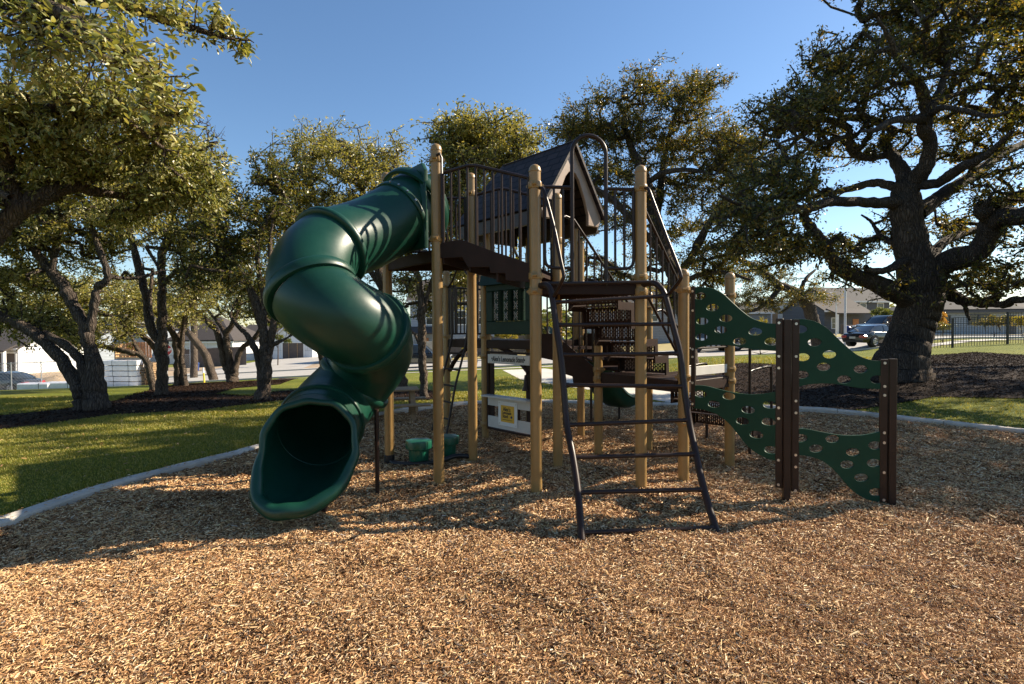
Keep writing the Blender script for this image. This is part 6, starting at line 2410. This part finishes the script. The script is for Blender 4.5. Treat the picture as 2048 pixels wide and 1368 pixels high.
    for x in wx:
        for s in (-1, 1):
            y = s * (Wd - .10)
            H.put(MB().tube([(x, s * (Wd - .3), W0 + .03), (x, s * (Wd + .006), W0 + .03)], W0 + .07, 24), 'wheel_arch', 'tyre')
            wo = H.put(MB().tube([(x, y - .1, W0), (x, y - .1 + .02, W0), (x, y + .1, W0), (x, y + .12, W0)] if s > 0 else [(x, y + .1, W0), (x, y - .1, W0), (x, y - .12, W0)], W0 if s < 0 else [W0 - .02, W0, W0, W0 - .02], 28), 'wheel', 'tyre')
            rm = MB().tube([(x, s * (Wd + .01), W0), (x, s * (Wd + .028), W0)], .06, 12)
            for j in range(7):
                a = 2 * math.pi * j / 7
                rm.beam((x, s * (Wd + .022), W0), (x + .2 * math.cos(a), s * (Wd + .022), W0 + .2 * math.sin(a)), .045, .012, up=(0, 1, 0))
            rm.tube([(x + .215 * math.cos(a), s * (Wd + .022), W0 + .215 * math.sin(a)) for a in np.linspace(0, 2 * math.pi, 24, endpoint=False)], .02, 6, closed=True)
            H.put(rm, 'rim', 'rim', wo)
    zl = f(belt, -L / 2 + .12) - .06
    for s in (-1, 1):
        H.put(MB().box((-L / 2 + .14, s * Wd * .70, zl - .10), (.34, .40, .22), 0, .05), 'tail_light', 'tail_red')
        H.put(MB().box((L / 2 - .16, s * Wd * .66, f(belt, L / 2 - .15) - .06), (.24, .34, .13), 0, .03), 'headlight', 'lamp_clear')
        H.put(MB().box((f(((0, .75), (1, .75)), 0), s * (Wd + .07), f(belt, .75) + .06), (.12, .16, .12), 0, .03), 'mirror', paint)
        for x in (.25, -.75):
            H.put(MB().box((x, s * (Wd * .985), f(belt, x) - .14), (.16, .03, .03)), 'door_handle', paint)
    H.put(MB().box((-L / 2 - .012, 0, zl - .16), (.02, .42, .14)), 'number_plate', 'white_panel')
    H.put(MB().box((L / 2 - .02, 0, .34), (.1, 1.4, .16), 0, .03), 'bumper', 'black')
    H.put(MB().box((-L / 2 + .03, 0, .36), (.1, 1.4, .16), 0, .03), 'bumper', 'black')


vehicle('dark grey sedan seen from behind the chain link fence', 4, 38.2, R(178), 'sedan', 'car_grey')
vehicle('black sedan with red tail lights parked left of the big old oak', 1752, 37.2, R(22), 'sedan', 'car_black')
vehicle('navy sport utility vehicle parked beyond the black sedan', 1764, 46, R(196), 'suv', 'car_blue')
vehicle('dark sport utility vehicle with tan lower sides behind the slim oak', 842, 43.0, R(2), 'suv', 'car_black', 'car_tan')
vehicle('white van like vehicle seen past the low deck railing', 1420, 44.0, R(4), 'suv', 'car_white')
vehicle('dark grey hatchback parked to the right of the white vehicle', 1500, 43.4, R(183), 'suv', 'car_grey')

# ---- street furniture
def lamp_post(label, px, Y, top_px, r, arm):
    b = at_ground(px, Y)
    t = V(px, top_px, Y)
    h = t.z - b.z
    H = Local('lamp_post', label, 'lamp post', b)
    H.put(MB().tube([(0, 0, -.1), (0, 0, .3), (0, 0, h * .6), (0, 0, h)], [r * 1.3, r, r * .85, r * .6], 14), 'pole', 'pole_white')
    a = H.put(MB().tube(crom([(0, 0, h - .15), (arm * .3, 0, h + .1), (arm, 0, h + .2)], 4), r * .4, 8), 'arm', 'pole_white')
    H.put(MB().box((arm * 1.15, 0, h + .19), (.55, .22, .10), 0, .03), 'lamp_head', 'steel', a)


lamp_post('thick white lamp post right in front of the black sedan', 1690, 40, 512, .085, 1.2)
lamp_post('thin white lamp post left of the thick one', 1672, 56, 590, .075, -.5)
lamp_post('tiny far lamp post low on the skyline left of the thin one', 1612, 110, 628, .10, -1.2)
lamp_post('white lamp post standing between the left oaks', 381, 46, 520, .075, .8)
lamp_post('distant thin lamp post at the right edge above the iron fence', 2018, 90, 596, .09, .8)

sp_ = at_ground(333, 37)
H = Local('stop_sign', 'red octagonal stop sign half hidden by an oak trunk', 'road sign', sp_)
zc = V(333, 700, 37).z - sp_.z
H.put(MB().tube([(0, .03, -.1), (0, .03, zc + .3)], .03, 8), 'pole', 'steel')
oc = lambda r, y: [(r * math.cos(R(22.5 + 45 * k)), y, zc + r * math.sin(R(22.5 + 45 * k))) for k in range(8)]
w = H.put(MB().slab(oc(.40, 0), (0, .004, 0)), 'sign_plate', 'white_flat')
H.put(MB().slab(oc(.37, -.004), (0, .004, 0)), 'sign_face', 'red', w)
vs, fs = lettering('STOP', .30, .003)
Mx = H.M @ frame3((0, -.009, zc), (1, 0, 0), (0, 0, 1))
link_mesh('lettering', [Mx @ Vector((v.x * .9, v.y, v.z)) for v in vs], fs, MT['white_flat'], w)
H = Local('marker_post', 'leaning yellow and white marker post at the kerb', 'marker post', at_ground(406, 36.2), 0)
H.put(MB().tube([(.05, 0, -.1), (0, 0, .7)], .055, 10), 'post', 'yellow_post')
H.put(MB().tube([(0, 0, .70), (-.03, 0, 1.05)], [.056, .05], 10), 'white_cap', 'white_flat')
for px, Y, lab in ((392, 56, 'small blue bin by the far kerb at the left'), (1695, 47, 'small blue bin by the foot of the white lamp post')):
    H = Local('bin', lab, 'bin', at_ground(px, Y))
    H.put(MB().lathe((0, 0, 0), [(.22, 0), (.26, .75), (.29, .76), (.29, .84), (.18, .95), (.0, .98)], 12), 'body', 'blue_bin')
H = Local('low_sign_wall', 'low maroon panel with blank pale lettering patches behind the lamp posts', 'sign', at_ground(1703, 64), R(6))
H.put(MB().box((0, 0, .55), (2.3, .25, 1.15), 0, .02), 'panel', 'maroon')
for x in (-1.2, 1.2):
    H.put(MB().box((x, 0, .6), (.2, .3, 1.3), 0, .02), 'pier', 'privacy')

# picnic table behind the tower
tb = G(806, 838)
H = Local('picnic_table', 'small weathered wooden picnic table behind the tube slide', 'picnic table', tb + Vector((-.25, 0, 0)), R(14))
TH, SH, TL = .56, .32, 1.15
m = MB()
for j in range(4):
    m.box((0, -.225 + j * .15, TH - .015), (TL - .1, .14, .03), 0, .004)
top = H.put(m, 'table_top', 'wood')
for s in (-1, 1):
    m = MB()
    for j in range(2):
        m.box((.04, s * (.50 + j * .13 - .065), SH - .015), (TL + .18, .12, .03), 0, .004)
    H.put(m, 'bench', 'wood')
for s in (-1, 1):
    x = s * TL * .36
    for q in (-1, 1):
        H.put(MB().beam((x, q * .16, TH - .03), (x, q * .50, 0), .04, .085, up=(1, 0, 0)), 'leg', 'wood')
    H.put(MB().beam((x + .045 * s, -.62, SH - .065), (x + .045 * s, .62, SH - .065), .04, .09), 'cross_bar', 'wood')

# ---- shrubs and young trees
def small_tree(name, label, px, Y, top_py, rpx, hpx, leafm, n, leaf, trunk_r=.03, cat='tree', seed=1, low=False, staked=False, group=None):
    b = at_ground(px, Y)
    c = V(px, top_py + hpx / 2, Y)
    s = Y / F
    lim = [([b - Vector((0, 0, .1)), b.lerp(c, .5) + Vector((.04, 0, 0)), c], [trunk_r, trunk_r * .8, trunk_r * .4]),
           ([b.lerp(c, .6), b.lerp(c, .9) + Vector((rpx * s * .5, .1, 0))], [trunk_r * .5, trunk_r * .2]),
           ([b.lerp(c, .55), b.lerp(c, .9) + Vector((-rpx * s * .5, -.1, 0))], [trunk_r * .5, trunk_r * .2])]
    z_lo = 1.0
    cc = Vector(c)
    if low:
        cc.z = max(cc.z, b.z + .95)
    th = make_tree(name, label, b, lim, [(tuple(cc), (rpx * s, rpx * s * .8, hpx * s / 2), n)], seed, leaf=leaf, per=24, spread=.16, tips=5, sig=.2, leafm=leafm, cat=cat, sides=7, group=group)
    if staked:
        for q in (-.5, .5):
            o = MB().tube([b + Vector((q, .1, -.05)), b + Vector((q * .3, .1, 1.1))], .02, 6).build('stake', MT['wood_new'], th)
    return th


small_tree('young_tree', 'staked young tree with yellow leaves seen between the tan posts', 938, 50, 684, 13, 22, 'leaf_yellow', 26, .13, seed=61, staked=True)
small_tree('young_tree', 'yellow green young tree framed by the shopfront panel', 1012, 52, 668, 26, 42, 'leaf_yellow', 50, .13, seed=62, trunk_r=.04)
small_tree('young_tree', 'round green young tree left of the big oak trunk', 1768, 58, 612, 24, 42, 'leaf_green', 70, .15, seed=63, trunk_r=.06)
small_tree('young_tree', 'orange leaved young tree just right of the big oak trunk', 1866, 44, 616, 18, 56, 'leaf_orange', 60, .13, seed=64, trunk_r=.05)
small_tree('young_tree', 'yellow young tree behind the upper holes of the climbing wall', 1448, 48, 594, 18, 50, 'leaf_yellow', 34, .13, seed=65, trunk_r=.05)
small_tree('young_tree', 'yellow sapling behind the middle of the climbing wall', 1530, 50, 636, 12, 40, 'leaf_yellow', 20, .12, seed=66, trunk_r=.04)
small_tree('young_tree', 'pale green young tree near the street at the middle left', 555, 60, 640, 34, 50, 'leaf_green', 50, .16, seed=67, trunk_r=.07)
small_tree('shrub', 'dense dark rounded shrub by the street behind the climbing wall', 1520, 33, 684, 36, 36, 'leaf_dark', 60, .08, cat='shrub', seed=68, low=True, trunk_r=.05)
small_tree('shrub', 'dark shrub at the foot of the orange tree', 1884, 34, 664, 18, 26, 'leaf_dark', 26, .08, cat='shrub', seed=69, low=True)
small_tree('shrub', 'wide brownish shrub behind the taller iron pickets', 1988, 38, 646, 40, 32, 'leaf_gold', 60, .09, cat='shrub', seed=70, low=True)
small_tree('shrub', 'yellow green shrub at the right edge behind the iron fence', 2044, 36, 652, 12, 30, 'leaf_yellow', 26, .09, cat='shrub', seed=71, low=True)

# far woods that close the horizon
rngw = np.random.default_rng(77)
cs, n = [], 0
for k in range(420):
    a = rngw.uniform(-52, 52)
    Yw = rngw.uniform(150, 230)
    x = Yw * math.tan(R(a))
    h = rngw.uniform(3.0, 7.5) + (2 if a < 10 else 0)
    m = 46
    p = rngw.normal(0, 1, (m, 3)).clip(-1.6, 1.6) * np.array([3.2, 3.2, h * .34]) + np.array([x, Yw, T(x, Yw) + h * .5])
    cs.append(p)
Cw = np.concatenate(cs)
wv = leaves(Cw, 2.0, .8, rng=rngw)
struct(link_np('far_woods', wv, np.arange(len(wv)).reshape(-1, 4), MT['leaf_dark']), 'stuff')
# ---------------------------------------------------------------- light, sky, camera
SUN_EL, SUN_AZ = R(34), R(70)      # azimuth clockwise from the view direction (+Y)
w = bpy.data.worlds.new('World')
scene.world = w
w.use_nodes = True
nt = w.node_tree
sky = nt.nodes.new('ShaderNodeTexSky')
sky.sky_type = 'NISHITA'
sky.sun_disc = False
sky.sun_elevation = SUN_EL
sky.sun_rotation = SUN_AZ
sky.air_density = 1.0
sky.dust_density = .25
sky.ozone_density = 2.4
hs = nt.nodes.new('ShaderNodeHueSaturation')
hs.inputs['Saturation'].default_value = 1.10
hs.inputs['Value'].default_value = 1.18
nt.links.new(sky.outputs[0], hs.inputs['Color'])
nt.links.new(hs.outputs[0], nt.nodes['Background'].inputs[0])
nt.nodes['Background'].inputs[1].default_value = .065
sl = bpy.data.lights.new('sun', 'SUN')
sl.energy = 5.0
sl.angle = R(.5)
sl.color = (1.0, .87, .68)
so = bpy.data.objects.new('sun', sl)
COL.objects.link(so)
sd = Vector((math.sin(SUN_AZ) * math.cos(SUN_EL), math.cos(SUN_AZ) * math.cos(SUN_EL), math.sin(SUN_EL)))
so.rotation_euler = sd.to_track_quat('Z', 'Y').to_euler()
so.location = sd * 60

cd = bpy.data.cameras.new('camera')
cd.sensor_width = 36
cd.lens = F / 2048 * 36
cd.clip_end = 3000
cam = bpy.data.objects.new('camera', cd)
COL.objects.link(cam)
cam.matrix_world = Matrix.Translation(CAM) @ Matrix((_r, _u, -_f)).transposed().to_4x4()
scene.camera = cam
vs_ = scene.view_settings
vs_.view_transform = 'Standard'
vs_.look = 'None'
vs_.exposure = 1.2
vs_.gamma = 1
scene.cycles.max_bounces = 8
scene.cycles.transparent_max_bounces = 8
scene.cycles.use_denoising = True
